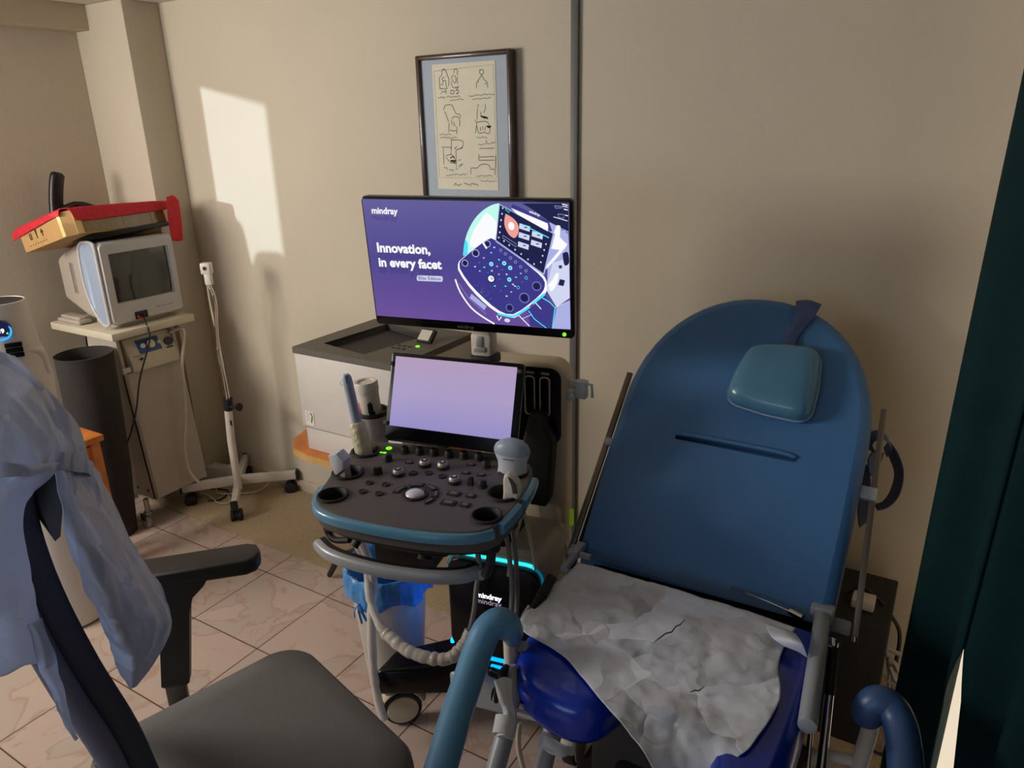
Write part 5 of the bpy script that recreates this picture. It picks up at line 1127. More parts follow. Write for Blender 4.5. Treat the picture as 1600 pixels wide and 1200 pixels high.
foot(-0.265, -0.055, 1, -0.225, -0.060, (0.55, -0.83, 0))
foot(0.30, -0.02, -1, 0.27, -0.03, (1, -0.1, 0))
wheel(-0.13, 0.34, (0.9, 0.4, 0)); wheel(0.23, 0.34, (0.9, -0.4, 0))
m = MB(); m.box((0.05, 0.33, 0.13), (0.42, 0.05, 0.06), bev=0.01); build('rear_crossbar', m, 'painted_grey', us)
m = MB(); m.box((-0.33, 0.1, 0.80), (0.03, 0.04, 0.05), bev=0.004); m.box((-0.22, 0.12, 0.80), (0.20, 0.03, 0.02), bev=0.004); build('holder_bracket', m, 'soft_black', us)

# ---- things held by the machine (world space)
A11 = math.radians(11); O_ = Vector((-0.95, 1.35, 0))
def uw(x, y, z): return V(O_.x + x * math.cos(A11) - y * math.sin(A11), O_.y + x * math.sin(A11) + y * math.cos(A11), z)
ch = thing('cup_holder', 'tall grey cup holder clipped to the left of the touch screen', 'holder', uw(-0.337, 0.10, 0.74))
m = MB(); m.lathe([(0.030, 0.0), (0.034, 0.004), (0.041, 0.125), (0.044, 0.134), (0.042, 0.136), (0.038, 0.125), (0.031, 0.01), (0, 0.01)], (0, 0, 0), 36); build('cup', m, 'warm_grey', ch, smooth=50)
m = MB(); m.lathe([(0.0445, 0.128), (0.0455, 0.134), (0.0435, 0.140), (0.038, 0.138), (0.038, 0.13)], (0, 0, 0), 36); build('rim', m, 'soft_black', ch, smooth=50)
wp = thing('wipes_canister', 'white canister of wipes with red print standing in the grey cup holder', 'canister', uw(-0.332, 0.10, 0.752), rot=(math.radians(2), math.radians(-3.5), 0.2))
m = MB(); m.lathe([(0.0, 0.0), (0.027, 0.0), (0.0295, 0.003), (0.0295, 0.185), (0.0295, 0.186)], (0, 0, 0), 36); build('tub', m, 'white_plastic', wp, smooth=50)
m = MB(); m.lathe([(0.0312, 0.183), (0.0318, 0.187), (0.0318, 0.207), (0.030, 0.211), (0.022, 0.210), (0.021, 0.207), (0.010, 0.207), (0.0, 0.2075)], (0, 0, 0), 36); build('lid', m, 'white_plastic', wp, smooth=50)
def wrap_patch(m, r, a0, a1, z0, z1, n=6):
    for i in range(n):
        b0 = a0 + (a1 - a0) * i / n; b1 = a0 + (a1 - a0) * (i + 1) / n
        m._f([m.bm.verts.new(V(r * math.cos(b), r * math.sin(b), z)) for b, z in ((b0, z0), (b1, z0), (b1, z1), (b0, z1))])
m = MB()
for k, (z0, z1) in enumerate(((0.128, 0.152), (0.142, 0.158))): wrap_patch(m, 0.0299, -1.2 + k * 0.02, -0.72, z0, z0 + 0.014, 4)
wrap_patch(m, 0.0300, -1.05, -0.85, 0.150, 0.160, 2); wrap_patch(m, 0.0300, -1.12, -0.6, 0.118, 0.132, 4); build('printed_figures', m, 'label_black', wp, smooth=0, recalc=False)
m = MB(); wrap_patch(m, 0.0299, -2.20, -2.02, 0.120, 0.158, 2); wrap_patch(m, 0.0299, -1.95, -1.88, 0.120, 0.142, 2); build('red_print', m, 'label_red', wp, smooth=0, recalc=False)

def probe_thing(name, label, p): return thing(name, label, 'ultrasound probe', p, group='probes standing in the console cups')
# long wrapped endocavity probe, back left cup
b0_ = uw(-0.258, -0.072, 0.80); t0_ = uw(-0.288, -0.078, 1.042)
pb = probe_thing('wand_probe', 'long pale blue wand probe wrapped in plastic in the back left cup', b0_); ax_ = (t0_ - b0_)
m = MB(); m.tube([ax_ * k for k in (0.42, 0.5, 0.7, 0.9, 0.97, 1.0)], [0.014, 0.0125, 0.0118, 0.0118, 0.011, 0.007], 16); build('shaft', m, 'blue_grey', pb, smooth=60)
m = MB(); m.tube([ax_ * k for k in (0.0, 0.2, 0.4, 0.47, 0.5)], [0.020, 0.0215, 0.0215, 0.020, 0.016], 18); build('wrapped_grip', m, 'gel_yellow', pb, smooth=60)
m = MB(); m.box(ax_ * 0.955 + V(0.004, -0.008, 0), (0.008, 0.004, 0.022), bev=0.002); build('tip_window', m, 'label_blue', pb)
m = MB(); c_ = ax_ * 0.9 + V(-0.016, -0.004, 0); m.tube([c_ + V(0.006 * math.cos(a * PI / 8), 0, 0.006 * math.sin(a * PI / 8)) for a in range(17)], 0.001, 6, cap=False); build('wrap_ring', m, 'clear_wrap', pb)
# small linear probe, middle left cup
p0_ = uw(-0.243, -0.198, 0.80)
pb = probe_thing('linear_probe', 'white angular probe leaning out of the middle left cup', p0_)
hw = uw(1, 0, 0) - uw(0, 0, 0); hn = V(-hw.y, hw.x, 0); HB = basis(hw, V(0, 0, 1))
L0 = Vector((-0.243, -0.198, 0.80))
pl_ = [(p[0] - L0.x, p[2] - L0.z) for p in [(-0.268,-0.19,0.891),(-0.245,-0.19,0.899),(-0.228,-0.19,0.882),(-0.23,-0.19,0.86),(-0.227,-0.19,0.825),(-0.257,-0.19,0.778),(-0.261,-0.19,0.806),(-0.255,-0.19,0.84),(-0.262,-0.19,0.865)]]
m = MB(); m.prism(pl_[3:8], -0.014, 0.012, R=HB, c=(0, 0, 0), bev=0.004); build('grip', m, 'warm_grey', pb)
m = MB(); m.prism([pl_[0], pl_[1], pl_[2], pl_[3], pl_[7], pl_[8]], -0.018, 0.016, R=HB, c=(0, 0, 0), bev=0.004); build('head', m, 'blue_white', pb)
# big convex probe, back right cup
p0_ = uw(0.128, -0.069, 0.775)
pb = probe_thing('convex_probe', 'large white and grey convex probe standing in the back right cup', p0_)
def ell(m, rings): loft(m, [[(hw * (a * math.cos(t * PI / 14)) + hn * (b * math.sin(t * PI / 14)) + V(0, 0, z)) for t in range(28)] for a, b, z in rings])
m = MB(); ell(m, [(.018, .016, 0.0), (.028, .018, .03), (.036, .022, .045), (.0365, .023, .060), (.034, .022, .080), (.0345, .022, .094), (.040, .024, .108), (.0425, .025, .116)]); build('housing', m, 'blue_white', pb, smooth=60)
m = MB(); ell(m, [(.0428, .025, .1155), (.0435, .025, .119), (.0425, .024, .127), (.038, .022, .136), (.029, .018, .143), (.016, .012, .1475), (.004, .004, .1485)]); build('lens', m, 'blue_grey', pb, smooth=60)
m = MB(); m.box(-hn * 0.0243 + V(0, 0, .108), (0.026, 0.0012, 0.0016), rot=basis(hw, hn)); build('marking', m, 'dark_grey', pb)
# small probe, middle right cup
p0_ = uw(0.158, -0.178, 0.80)
pb = probe_thing('tilted_probe', 'white probe with dark face lying tilted in the middle right cup', p0_)
L0 = Vector((0.158, -0.178, 0.80))
def lp2(P): return [(p[0] - L0.x, p[2] - L0.z) for p in P]
m = MB(); m.prism(lp2([(0.151,-0.175,0.882),(0.154,-0.175,0.894),(0.163,-0.175,0.897),(0.173,-0.175,0.891),(0.183,-0.175,0.878),(0.188,-0.175,0.857),(0.185,-0.175,0.841),(0.174,-0.175,0.835),(0.164,-0.175,0.839),(0.156,-0.175,0.811),(0.147,-0.175,0.813),(0.151,-0.175,0.853)]), -0.014, 0.014, R=HB, c=(0, 0, 0), bev=0.006, seg=3); build('body', m, 'printer_white', pb, smooth=50)
m = MB(); m.prism(lp2([(0.164,-0.175,0.894),(0.174,-0.175,0.888),(0.183,-0.175,0.876),(0.185,-0.175,0.858),(0.175,-0.175,0.855),(0.171,-0.175,0.876)]), 0.0135, 0.0165, R=HB, c=(0, 0, 0), bev=0.001); build('face', m, 'dark_grey', pb)
# probe cables
cab_k = [
 ('wrapped_probe_cable', 'clear_wrap', 0.011, [uw(-0.25, -0.20, 0.72), [(-1.241,1.244,0.496),(-1.218,1.222,0.407),(-1.151,1.19,0.351),(-1.077,1.194,0.311),(-0.986,1.221,0.301),(-0.946,1.258,0.331),(-0.938,1.28,0.372)]], 'plastic-wrapped cable drooping in a U below the console hand rail'),
 ('probe_cable', 'cable_grey', 0.0065, [[(-0.937,1.278,0.364),(-0.92,1.281,0.437),(-0.899,1.267,0.523),(-0.886,1.265,0.589)], uw(0.10, -0.24, 0.78)], 'bare grey cable rising from the wrapped loop behind the hand rail end'),
 ('wrapped_probe_cable', 'clear_wrap', 0.012, [uw(-0.22, -0.20, 0.71), [(-1.226,1.25,0.458),(-1.214,1.217,0.361),(-1.189,1.179,0.231),(-1.171,1.166,0.142),(-1.147,1.157,0.084)]], 'plastic-wrapped cable hanging straight down in front of the bin'),
 ('probe_cable', 'cable_grey', 0.0058, [uw(0.13, -0.275, 0.79), [(-0.814,1.268,0.697),(-0.801,1.269,0.622),(-0.788,1.254,0.566),(-0.776,1.226,0.48),(-0.774,1.219,0.28)]], 'grey probe cable hanging nearest the lit base panel'),
 ('probe_cable', 'cable_grey', 0.0058, [uw(0.15, -0.17, 0.79), [(-0.827,1.324,0.673),(-0.81,1.31,0.614),(-0.784,1.27,0.539),(-0.77,1.237,0.439),(-0.772,1.251,0.235)]], 'grey probe cable hanging second from the lit base panel'),
 ('probe_cable', 'cable_cream', 0.0052, [uw(0.135, -0.08, 0.79), [(-0.847,1.412,0.676),(-0.818,1.399,0.599),(-0.789,1.371,0.55)]], 'thin cream cable crossing toward the exam chair'),
 ('probe_cable', 'cable_cream', 0.0052, [uw(0.16, -0.1, 0.77), [(-0.852,1.4,0.653),(-0.848,1.354,0.596),(-0.845,1.331,0.536)]], 'thin cream cable slanting left under the right side of the console')]
for nm_, ky, rr, pts, lbl in cab_k:
    P = []
    for p in pts: P += p if isinstance(p, list) else [p]
    S_ = spl(P, 8); m = MB()
    rad = [rr * (1 + (0.25 * noise.noise(Vector((i * 0.6, rr * 900, 0))) if ky == 'clear_wrap' else 0)) for i in range(len(S_))]
    m.tube(S_, rad, 10); tag(build(nm_, m, ky, smooth=60), lbl, 'cable', 'probe cables hanging under the console')
m = MB(); S_ = spl([(-1.151,1.19,0.351),(-1.06,1.185,0.324),(-0.97,1.213,0.317),(-0.935,1.248,0.35),(-0.925,1.269,0.385)], 24); m.tube([p + noise.noise_vector(p * 60) * 0.002 for p in S_], [0.016 + 0.004 * noise.noise(Vector((i * 0.31, 2, 0))) for i in range(len(S_))], 14); tag(build('crinkled_sleeve', m, 'clear_wrap', smooth=60), 'crinkled plastic sleeve bunched around the lowest bend of the cable', 'sleeve')
m = MB()
for k, (a, b, c) in enumerate((((842,775), (858,830), (866,900)), ((852,775), (872,840), (884,905)), ((862,770), (880,820), (893,880)))): pass
m.sheet([ [(-0.911,1.59,0.628), (-0.892,1.599,0.622), (-0.867,1.606,0.631)], [(-0.859,1.53,0.556), (-0.847,1.559,0.549), (-0.818,1.558,0.562)], [(-0.822,1.499,0.485), (-0.799,1.521,0.476), (-0.771,1.531,0.487)], [(-0.789,1.472,0.462), (-0.771,1.481,0.457), (-0.758,1.493,0.466)] ], 6, wr)
tag(build('clear_plastic_bag', m, 'clear_bag', solid=0.001) if 'clear_bag' in MT else build('clear_plastic_bag', m, 'clear_wrap', solid=0.001), 'clear plastic sleeve hanging from the black pouch beside the exam chair rail', 'plastic sleeve')

# waste bin
wbin = thing('waste_bin', 'white plastic waste bin with a blue liner beside the ultrasound machine', 'bin', (-1.288, 1.374, 0))
m = MB(); m.lathe([(0.078, 0.0), (0.082, 0.004), (0.112, 0.385), (0.117, 0.398), (0.114, 0.40), (0.108, 0.385), (0.079, 0.01), (0.0, 0.01)], (0, 0, 0), 40); build('tub', m, 'bin_white', wbin, smooth=50)
m = MB()
rows = []
for k, (r, z) in enumerate(((0.076, 0.22), (0.088, 0.30), (0.098, 0.37), (0.111, 0.414), (0.123, 0.408), (0.127, 0.37), (0.125, 0.335))):
    rows.append([((r + 0.004 * math.sin(i * 2.7 + k) + (0.003 if k > 4 else 0) * math.sin(i * 5)) * math.cos(i * PI / 20), (r + 0.004 * math.sin(i * 2.7 + k)) * math.sin(i * PI / 20), z + (0.012 * math.sin(i * 0.9 + 1) if k > 4 else 0)) for i in range(41)])
m.sheet(rows, 2); m.lathe([(0.078, 0.225), (0.06, 0.20), (0, 0.195)], (0, 0, 0), 20); ln = build('liner', m, 'liner_blue', wbin, smooth=60)
m = MB(); 
for a_, b_2 in ((-0.02, -0.05), (0.006, -0.06), (0.024, -0.045)): m.tube(spl([(0.0, -0.126, 0.345), (a_ * .7, -0.132, 0.345 + b_2 * .4), (a_, -0.127, 0.345 + b_2)], 5), [0.006] * 5 + [0.004] * 5 + [0.002], 6, flat=0.4)
build('liner_knot', m, 'liner_blue', ln)
# tripod foot peeking out left of the bin
m = MB(); m.tube([(-1.854,1.665,0.012), (-1.737,1.614,0.16)], 0.011, 10); m.tube([(-1.737,1.614,0.16), (-1.33, 1.62, 0.42)], 0.007, 10)
tag(build('black_prop', m, 'soft_black'), 'black rubber-tipped prop standing on the tiles left of the waste bin', 'prop')

# ================================================================ examination chair
ec = thing('exam_chair', 'blue upholstered gynaecological exam chair with reclined rounded backrest at the right', 'exam chair', (-0.415, 1.25, 0))
EO = Vector((-0.415, 1.25, 0))
def el(p): return Vector(p) - EO
T50 = math.radians(50); BT = V(0, math.cos(T50), math.sin(T50)); BN = V(0, -math.sin(T50), math.cos(T50)); B00 = V(0, 1.45, 0.6)
def bp(x, t, h=0.0): return el(B00 + V(x, 0, 0) + BT * t + BN * h)
BR = Matrix((V(1, 0, 0), BT, BN)).transposed()
xc_, hw_ = -0.4155, 0.2975
bo = [(xc_ - hw_ + 0.012, -0.045), (xc_ + hw_ - 0.012, -0.045), (xc_ + hw_, 0.005), (xc_ + hw_ + 0.002, 0.2), (xc_ + hw_, 0.40)]
for i in range(1, 24):
    a = PI * i / 24; c_, s_ = math.cos(a), math.sin(a)
    bo.append((xc_ + hw_ * abs(c_) ** 0.94 * (1 if c_ > 0 else -1), 0.40 + 0.338 * s_ ** 0.98))
bo += [(xc_ - hw_, 0.40), (xc_ - hw_ - 0.002, 0.2), (xc_ - hw_, 0.01)]
def ring_b(k, h):
    out = []
    for x, t in bo: out.append(bp(xc_ + (x - xc_) * (1 - k / hw_), 0.36 + (t - 0.36) * (1 - k / 0.37), h))
    return out
m = MB(); loft(m, [ring_b(0.012, -0.062), ring_b(0.002, -0.056), ring_b(0.0, -0.045), ring_b(0.0, -0.022), ring_b(0.003, -0.012), ring_b(0.011, -0.004), ring_b(0.024, 0.0)])
back = build('backrest', m, 'chair_blue', ec, smooth=60)
cm = MB(); cm.prism([(x - 0.402, t + 0.326) for x, t in rrect(0.292, 0.012, 0.0055, 4)], -0.03, 0.03, R=BR, c=el(B00))
cuto = build('cut', cm, 'chair_blue', ec)
md = back.modifiers.new('b', 'BOOLEAN'); md.operation = 'DIFFERENCE'; md.object = cuto; md.solver = 'EXACT'
dg = bpy.context.evaluated_depsgraph_get(); nm = bpy.data.meshes.new_from_object(back.evaluated_get(dg)); back.modifiers.clear(); back.data = nm; bpy.data.objects.remove(cuto)
for p in nm.polygons:
    if abs(Vector(p.normal).dot(BN)) > 0.9995: p.use_smooth = False
m = MB(); m.tube(spl([bp(-0.548, 0.334, 0.001), bp(-0.50, 0.3365, 0.004), bp(-0.40, 0.337, 0.0045), bp(-0.30, 0.3365, 0.004), bp(-0.256, 0.332, 0.001)], 5), [0.002] + [0.0055] * 19 + [0.002], 10); build('slot_lip', m, 'chair_blue', ec, smooth=60)
m = MB(); m.prism([(xc_ - 0.26, 0.02), (xc_ + 0.26, 0.02), (xc_ + 0.26, 0.45), (xc_ + 0.15, 0.62), (xc_ - 0.15, 0.62), (xc_ - 0.26, 0.45)], -0.075, -0.060, R=BR, c=el(B00)); build('backrest_board', m, 'soft_black', ec)
# head pillow with strap
pc_ = [(-0.449, 0.432), (-0.243, 0.412), (-0.254, 0.600), (-0.418, 0.588)]
pcx = sum(p[0] for p in pc_) / 4; pct = sum(p[1] for p in pc_) / 4
def prounded(k):
    q = [(pcx + (x - pcx) * k, pct + (t - pct) * k) for x, t in pc_]; out = []
    for i in range(4):
        a, b, c = Vector(q[i - 1]), Vector(q[i]), Vector(q[(i + 1) % 4])
        e1 = b + (a - b) * 0.24; e2 = b + (c - b) * 0.24
        for j in range(7):
            u = j / 6; p = e1 * (1 - u) ** 2 + b * 2 * u * (1 - u) + e2 * u * u; out.append(p)
        m1 = (e2 + c + (b - c) * 0.24) / 2; d = (m1 - Vector((pcx, pct))); out.append(m1 + d * 0.03)
    return out
m = MB(); loft(m, [[bp(p.x, p.y, h) for p in prounded(k)] for k, h in ((0.93, 0.004), (0.985, 0.008), (1.02, 0.018), (1.03, 0.028), (1.0, 0.038), (0.94, 0.047), (0.84, 0.054), (0.65, 0.058), (0.35, 0.0595), (0.08, 0.060))])
plw = build('head_pillow', m, 'pillow_blue', ec, smooth=80)
m = MB(); m.tube([bp(p.x, p.y, 0.013) for p in prounded(1.022)] + [bp(prounded(1.022)[0].x, prounded(1.022)[0].y, 0.013)], 0.0022, 6, cap=False); build('piping', m, 'blue_grey', plw)
m = MB()
m.sheet([[bp(-0.345, 0.735, -0.015), bp(-0.315, 0.742, -0.015), bp(-0.285, 0.738, -0.015)], [bp(-0.340, 0.728, 0.006), bp(-0.312, 0.730, 0.012), bp(-0.282, 0.722, 0.006)], [bp(-0.335, 0.69, 0.012), bp(-0.315, 0.695, 0.018), bp(-0.290, 0.69, 0.010)], [bp(-0.338, 0.66, 0.012), bp(-0.325, 0.66, 0.016), bp(-0.308, 0.655, 0.006)], [bp(-0.348, 0.625, 0.012), bp(-0.335, 0.622, 0.014), bp(-0.318, 0.62, 0.010)], [bp(-0.345, 0.59, 0.02), bp(-0.330, 0.588, 0.022), bp(-0.315, 0.588, 0.02)]], 5)
build('pillow_strap', m, 'strap_blue', plw, solid=0.003, smooth=60)
# side rails (flat steel bars) with clamps
def bar(m, a, b, w_, t_, up_):
    a, b = Vector(a), Vector(b); d = (b - a).normalized(); u = Vector(up_).normalized(); s = d.cross(u).normalized()
    m.box((a + b) / 2, ((b - a).length, w_, t_), rot=Matrix((d, s, s.cross(d) * -1)).transposed().to_3x3() if False else basis(d, s), bev=0.001)
m = MB(); bar(m, bp(-0.742, -0.055, -0.04), bp(-0.728, 0.488, -0.04), 0.004, 0.024, (0, 0, 1)) if False else None
m.box((bp(-0.744, -0.055, -0.035) + bp(-0.726, 0.485, -0.035)) / 2, (0.015, 0.545, 0.010), rot=basis(V(1, 0, 0) - BT * 0.03, BT + V(0.033, 0, 0)), bev=0.0015); rl = build('side_rail', m, 'rail_steel', ec)
m = MB(); m.box((bp(-0.733, -0.055, -0.05) + bp(-0.715, 0.40, -0.05)) / 2, (0.006, 0.46, 0.02), rot=basis(V(1, 0, 0) - BT * 0.03, BT + V(0.033, 0, 0)), bev=0.001); build('rail_backing', m, 'soft_black', rl)
for t in (-0.018, 0.285):
    m = MB(); m.cyl(bp(-0.742 + t * .03, t, -0.028), bp(-0.712, t, -0.028), 0.011, n=16, bev=0.002); build('rail_clamp', m, 'painted_grey', rl)
m = MB(); m.box((bp(-0.072, -0.02, -0.045) + bp(-0.103, 0.50, -0.045)) / 2, (0.013, 0.52, 0.008), rot=basis(V(1, 0, 0) + BT * 0.06, BT - V(0.06, 0, 0)), bev=0.0015); rr_ = build('side_rail', m, 'rail_steel', ec)
for t, x1 in ((-0.005, -0.128), (0.293, -0.122)):
    m = MB(); m.box(bp(-0.105, t, -0.04), (0.045, 0.030, 0.022), rot=BR, bev=0.004); build('rail_clamp', m, 'painted_grey', rr_)
m = MB(); m.cyl(bp(-0.072, -0.018, -0.045), bp(-0.071, -0.028, -0.045), 0.006, n=12); build('rail_tip', m, 'chrome', rr_)
# seat with U-shaped notch
so3 = [(-0.645, 1.425), (-0.662, 1.38), (-0.668, 1.20), (-0.662, 1.10), (-0.648, 1.035), (-0.615, 0.990), (-0.565, 0.968), (-0.51, 0.958), (-0.465, 0.965), (-0.435, 0.995), (-0.415, 1.05), (-0.39, 1.10), (-0.35, 1.125), (-0.30, 1.12), (-0.265, 1.09), (-0.245, 1.04), (-0.235, 0.98), (-0.215, 0.915), (-0.18, 0.88), (-0.14, 0.885), (-0.118, 0.94), (-0.112, 1.10), (-0.115, 1.25), (-0.12, 1.39), (-0.155, 1.425)]
S3 = [(a.x, a.y) for a in spl([(x, y, 0) for x, y in so3 + [so3[0]]], 4)][:-1]
def inset(P, k):
    out = []; n = len(P)
    for i in range(n):
        a, b = Vector(P[i - 1]), Vector(P[(i + 1) % n]); d = (b - a).normalized(); out.append((P[i][0] - d.y * k, P[i][1] + d.x * k))
    return out
m = MB()
sg = -1 if (sum(S3[i - 1][0] * S3[i][1] - S3[i][0] * S3[i - 1][1] for i in range(len(S3))) < 0) else 1
loft(m, [[el((x, y, z)) for x, y in inset(S3, k * sg)] for k, z in ((0.02, 0.505), (0.006, 0.510), (0.0, 0.525), (0.0, 0.562), (0.004, 0.578), (0.012, 0.590), (0.026, 0.597), (0.034, 0.598))])
build('seat', m, 'royal_blue', ec, smooth=70)
m = MB(); m.box(el((-0.39, 1.28, 0.46)), (0.44, 0.26, 0.08), bev=0.01); build('seat_frame', m, 'soft_black', ec)
m = MB(); m.box(el((-0.39, 1.30, 0.24)), (0.30, 0.30, 0.40), bev=0.03); m2 = build('lift_column', m, 'label_black', ec)
m = MB(); m.box(el((-0.39, 1.30, 0.035)), (0.50, 0.72, 0.07), bev=0.02); build('floor_base', m, 'label_black', ec)
m = MB(); m.box(el((-0.30, 0.98, 0.40)), (0.22, 0.10, 0.16), rot=Matrix.Rotation(0.3, 3, 'X'), bev=0.02); build('drain_bowl', m, 'label_black', ec)
# grey side tubes and hinges
m = MB(); m.cyl(el((-0.138, 1.455, 0.60)), el((-0.106, 1.12, 0.60)), 0.0165, n=22, bev=0.002); sd_ = build('seat_tube', m, 'painted_grey', ec)
m = MB(); m.box(el((-0.140, 1.462, 0.602)), (0.046, 0.03, 0.034), bev=0.005); build('hinge', m, 'painted_grey', ec)
m = MB(); m.tube([el((-0.728, 1.455, 0.585)), el((-0.70, 1.43, 0.60)), el((-0.695, 1.34, 0.60))], 0.010, 12); build('hinge', m, 'painted_grey', ec)
m = MB(); m.cyl(el((-0.72, 1.415, 0.60)), el((-0.66, 1.415, 0.60)), 0.008, n=12); m.box(el((-0.70, 1.425, 0.605)), (0.022, 0.05, 0.02), bev=0.004); build('hinge_fork', m, 'painted_grey', ec)
m = MB(); m.tube([el((-0.172, 1.42, 0.604)), el((-0.20, 1.43, 0.604))], 0.008, 10); m.tube(spl([el((-0.20, 1.43, 0.604)), el((-0.26, 1.435, 0.610)), el((-0.33, 1.45, 0.606))], 5), 0.002, 6); build('pull_cord', m, 'chrome', ec)
m = MB(); m.tube([el([(-0.102,1.384,0.581)][0]), el([(-0.094,1.334,0.506)][0])], 0.0105, 14); lv = build('release_lever', m, 'soft_black', ec)
m = MB(); m.tube([el([(-0.094,1.334,0.506)][0]), el([(-0.08,1.217,0.383)][0])], 0.0095, 14); build('lever_rod', m, 'chrome', lv)
m = MB(); m.tube([el([(-0.121,1.399,0.583)][0]), el([(-0.123,1.337,0.498)][0]), el([(-0.107,1.25,0.385)][0])], 0.006, 12); build('lever_guide', m, 'chrome', lv)
m = MB(); m.cyl(el([(-0.105,1.384,0.583)][0]), el([(-0.104,1.395,0.595)][0]), 0.011, n=14, bev=0.002); build('lever_tip', m, 'chrome', lv)
# knee rests
m = MB(); P = spl([el(p) for p in [(-0.662,1.051,0.61),(-0.657,1.037,0.645),(-0.669,1.017,0.674),(-0.681,0.989,0.668),(-0.681,0.953,0.643),(-0.669,0.901,0.619),(-0.653,0.838,0.594),(-0.631,0.766,0.567),(-0.609,0.696,0.547)]], 6)
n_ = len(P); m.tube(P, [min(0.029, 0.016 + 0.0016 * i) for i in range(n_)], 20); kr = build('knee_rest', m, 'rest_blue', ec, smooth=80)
m = MB(); m.tube([el(p) for p in [(-0.67,1.051,0.622),(-0.66,1.037,0.573),(-0.651,1.007,0.488)]], 0.013, 14); build('rest_post', m, 'white_plastic', kr, smooth=60)
m = MB(); P = spl([el(p) for p in [(-0.017,1.259,0.542),(-0.02,1.255,0.568),(-0.008,1.259,0.588),(0.013,1.259,0.586),(0.031,1.239,0.573),(0.042,1.203,0.56),(0.052,1.154,0.546),(0.065,1.088,0.519)]], 6)
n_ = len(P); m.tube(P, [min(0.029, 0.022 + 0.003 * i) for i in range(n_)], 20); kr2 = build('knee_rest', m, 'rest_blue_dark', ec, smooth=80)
m = MB(); m.tube([el(p) for p in [(-0.012,1.27,0.56),(-0.014,1.279,0.495),(-0.021,1.287,0.405),(-0.034,1.301,0.277)]], [0.014, 0.0155, 0.016, 0.017], 18); build('rest_post', m, 'white_plastic', kr2, smooth=60)
m = MB(); m.tube([el(p) for p in [(-0.022,1.289,0.411),(-0.07,1.282,0.406),(-0.112,1.273,0.387)]], 0.012, 14); build('cross_tube', m, 'white_plastic', ec, smooth=60)
# left side clamp hardware, wrapped tubes
m = MB(); m.tube([el(p) for p in [(-0.641,1.005,0.589),(-0.62,0.984,0.536),(-0.617,0.957,0.497)]], 0.013, 14); m.tube([el(p) for p in [(-0.618,0.957,0.499),(-0.612,0.927,0.478),(-0.6,0.875,0.453),(-0.583,0.826,0.432)]], 0.0185, 18); build('support_tube', m, 'painted_grey', ec, smooth=60)
m = MB(); m.tube([el(p) for p in [(-0.566,1.049,0.464),(-0.551,1.001,0.444),(-0.539,0.946,0.412)]], 0.017, 18); build('support_tube', m, 'painted_grey', ec, smooth=60)
m = MB(); m.sheet([[el(p) for p in [(-0.645,0.953,0.588),(-0.628,0.956,0.601),(-0.616,0.972,0.591)]], [el(p) for p in [(-0.628,0.939,0.561),(-0.612,0.941,0.571),(-0.605,0.953,0.56)]], [el(p) for p in [(-0.61,0.927,0.534),(-0.599,0.93,0.541),(-0.589,0.939,0.533)]], [el(p) for p in [(-0.603,0.887,0.518),(-0.584,0.89,0.527),(-0.573,0.903,0.511)]]], 5, wr)
m.tube([el(p) for p in [(-0.613,0.945,0.522),(-0.605,0.918,0.505)]], [0.023, 0.022], 14); build('plastic_tie', m, 'paper_white', ec, smooth=60, recalc=True)
m = MB(); m.tube([el(p) for p in [(-0.546,1.001,0.466),(-0.544,0.981,0.446)]], [0.020, 0.021], 14); m.sheet([[el(p) for p in [(-0.547,0.972,0.488),(-0.526,0.98,0.478),(-0.503,0.989,0.463)]], [el(p) for p in [(-0.543,0.964,0.464),(-0.521,0.976,0.462),(-0.499,0.999,0.453)]], [el(p) for p in [(-0.533,0.966,0.453),(-0.511,0.977,0.446),(-0.496,0.997,0.443)]]], 5, wr); build('plastic_tie', m, 'paper_white', ec, smooth=60)
m = MB(); m.box(el([(-0.643,0.986,0.575)][0]), (0.014, 0.03, 0.042), bev=0.004); m.cyl(el([(-0.65,0.959,0.55)][0]), el([(-0.643,0.963,0.55)][0]), 0.016, n=18, bev=0.002); build('clamp_knob', m, 'soft_black', ec)
m = MB(); m.cyl(el([(-0.653,0.957,0.551)][0]), el([(-0.65,0.959,0.55)][0]), 0.012, n=18); build('knob_face', m, 'chrome', ec)
m = MB(); m.tube(spl([el(p) for p in [(-0.602,0.964,0.522),(-0.54,0.985,0.51),(-0.49,1.01,0.495)]], 6), 0.004, 8); m.tube(spl([el(p) for p in [(-0.609,0.972,0.523),(-0.555,0.988,0.51)]], 6), 0.003, 8); build('tie_string', m, 'paper_white', ec)
for k, pts in enumerate(([(-0.607,0.982,0.481),(-0.597,0.959,0.442),(-0.557,0.927,0.396)], [(-0.7,1.216,0.644),(-0.692,1.151,0.596),(-0.683,1.081,0.564),(-0.65,1.056,0.515)])):
    if k == 0:
        m = MB(); m.tube(spl(pts, 6), 0.0055, 8); tag(build('cream_tube', m, 'cable_cream'), 'cream tube running down beside the left support of the exam chair', 'tube')
for k, (pts, r_, ky) in enumerate((([(-0.675,1.028,0.605),(-0.647,1.023,0.581),(-0.653,0.997,0.556),(-0.628,0.989,0.529),(-0.625,0.959,0.515)], 0.006, 'paper_white'), ([(-0.654,1.036,0.623),(-0.657,1.01,0.594),(-0.63,1.002,0.565),(-0.626,0.976,0.525)], 0.005, 'paper_white'), ([(-0.656,1.054,0.61),(-0.642,1.024,0.575),(-0.626,1.006,0.54)], 0.0045, 'clear_wrap'))):
    m = MB(); m.tube(spl(pts, 6), [r_ * (1 + .35 * math.sin(i * 1.3)) for i in range(len(spl(pts, 6)))], 8); build('wrapping_cord', m, ky, ec, smooth=60)
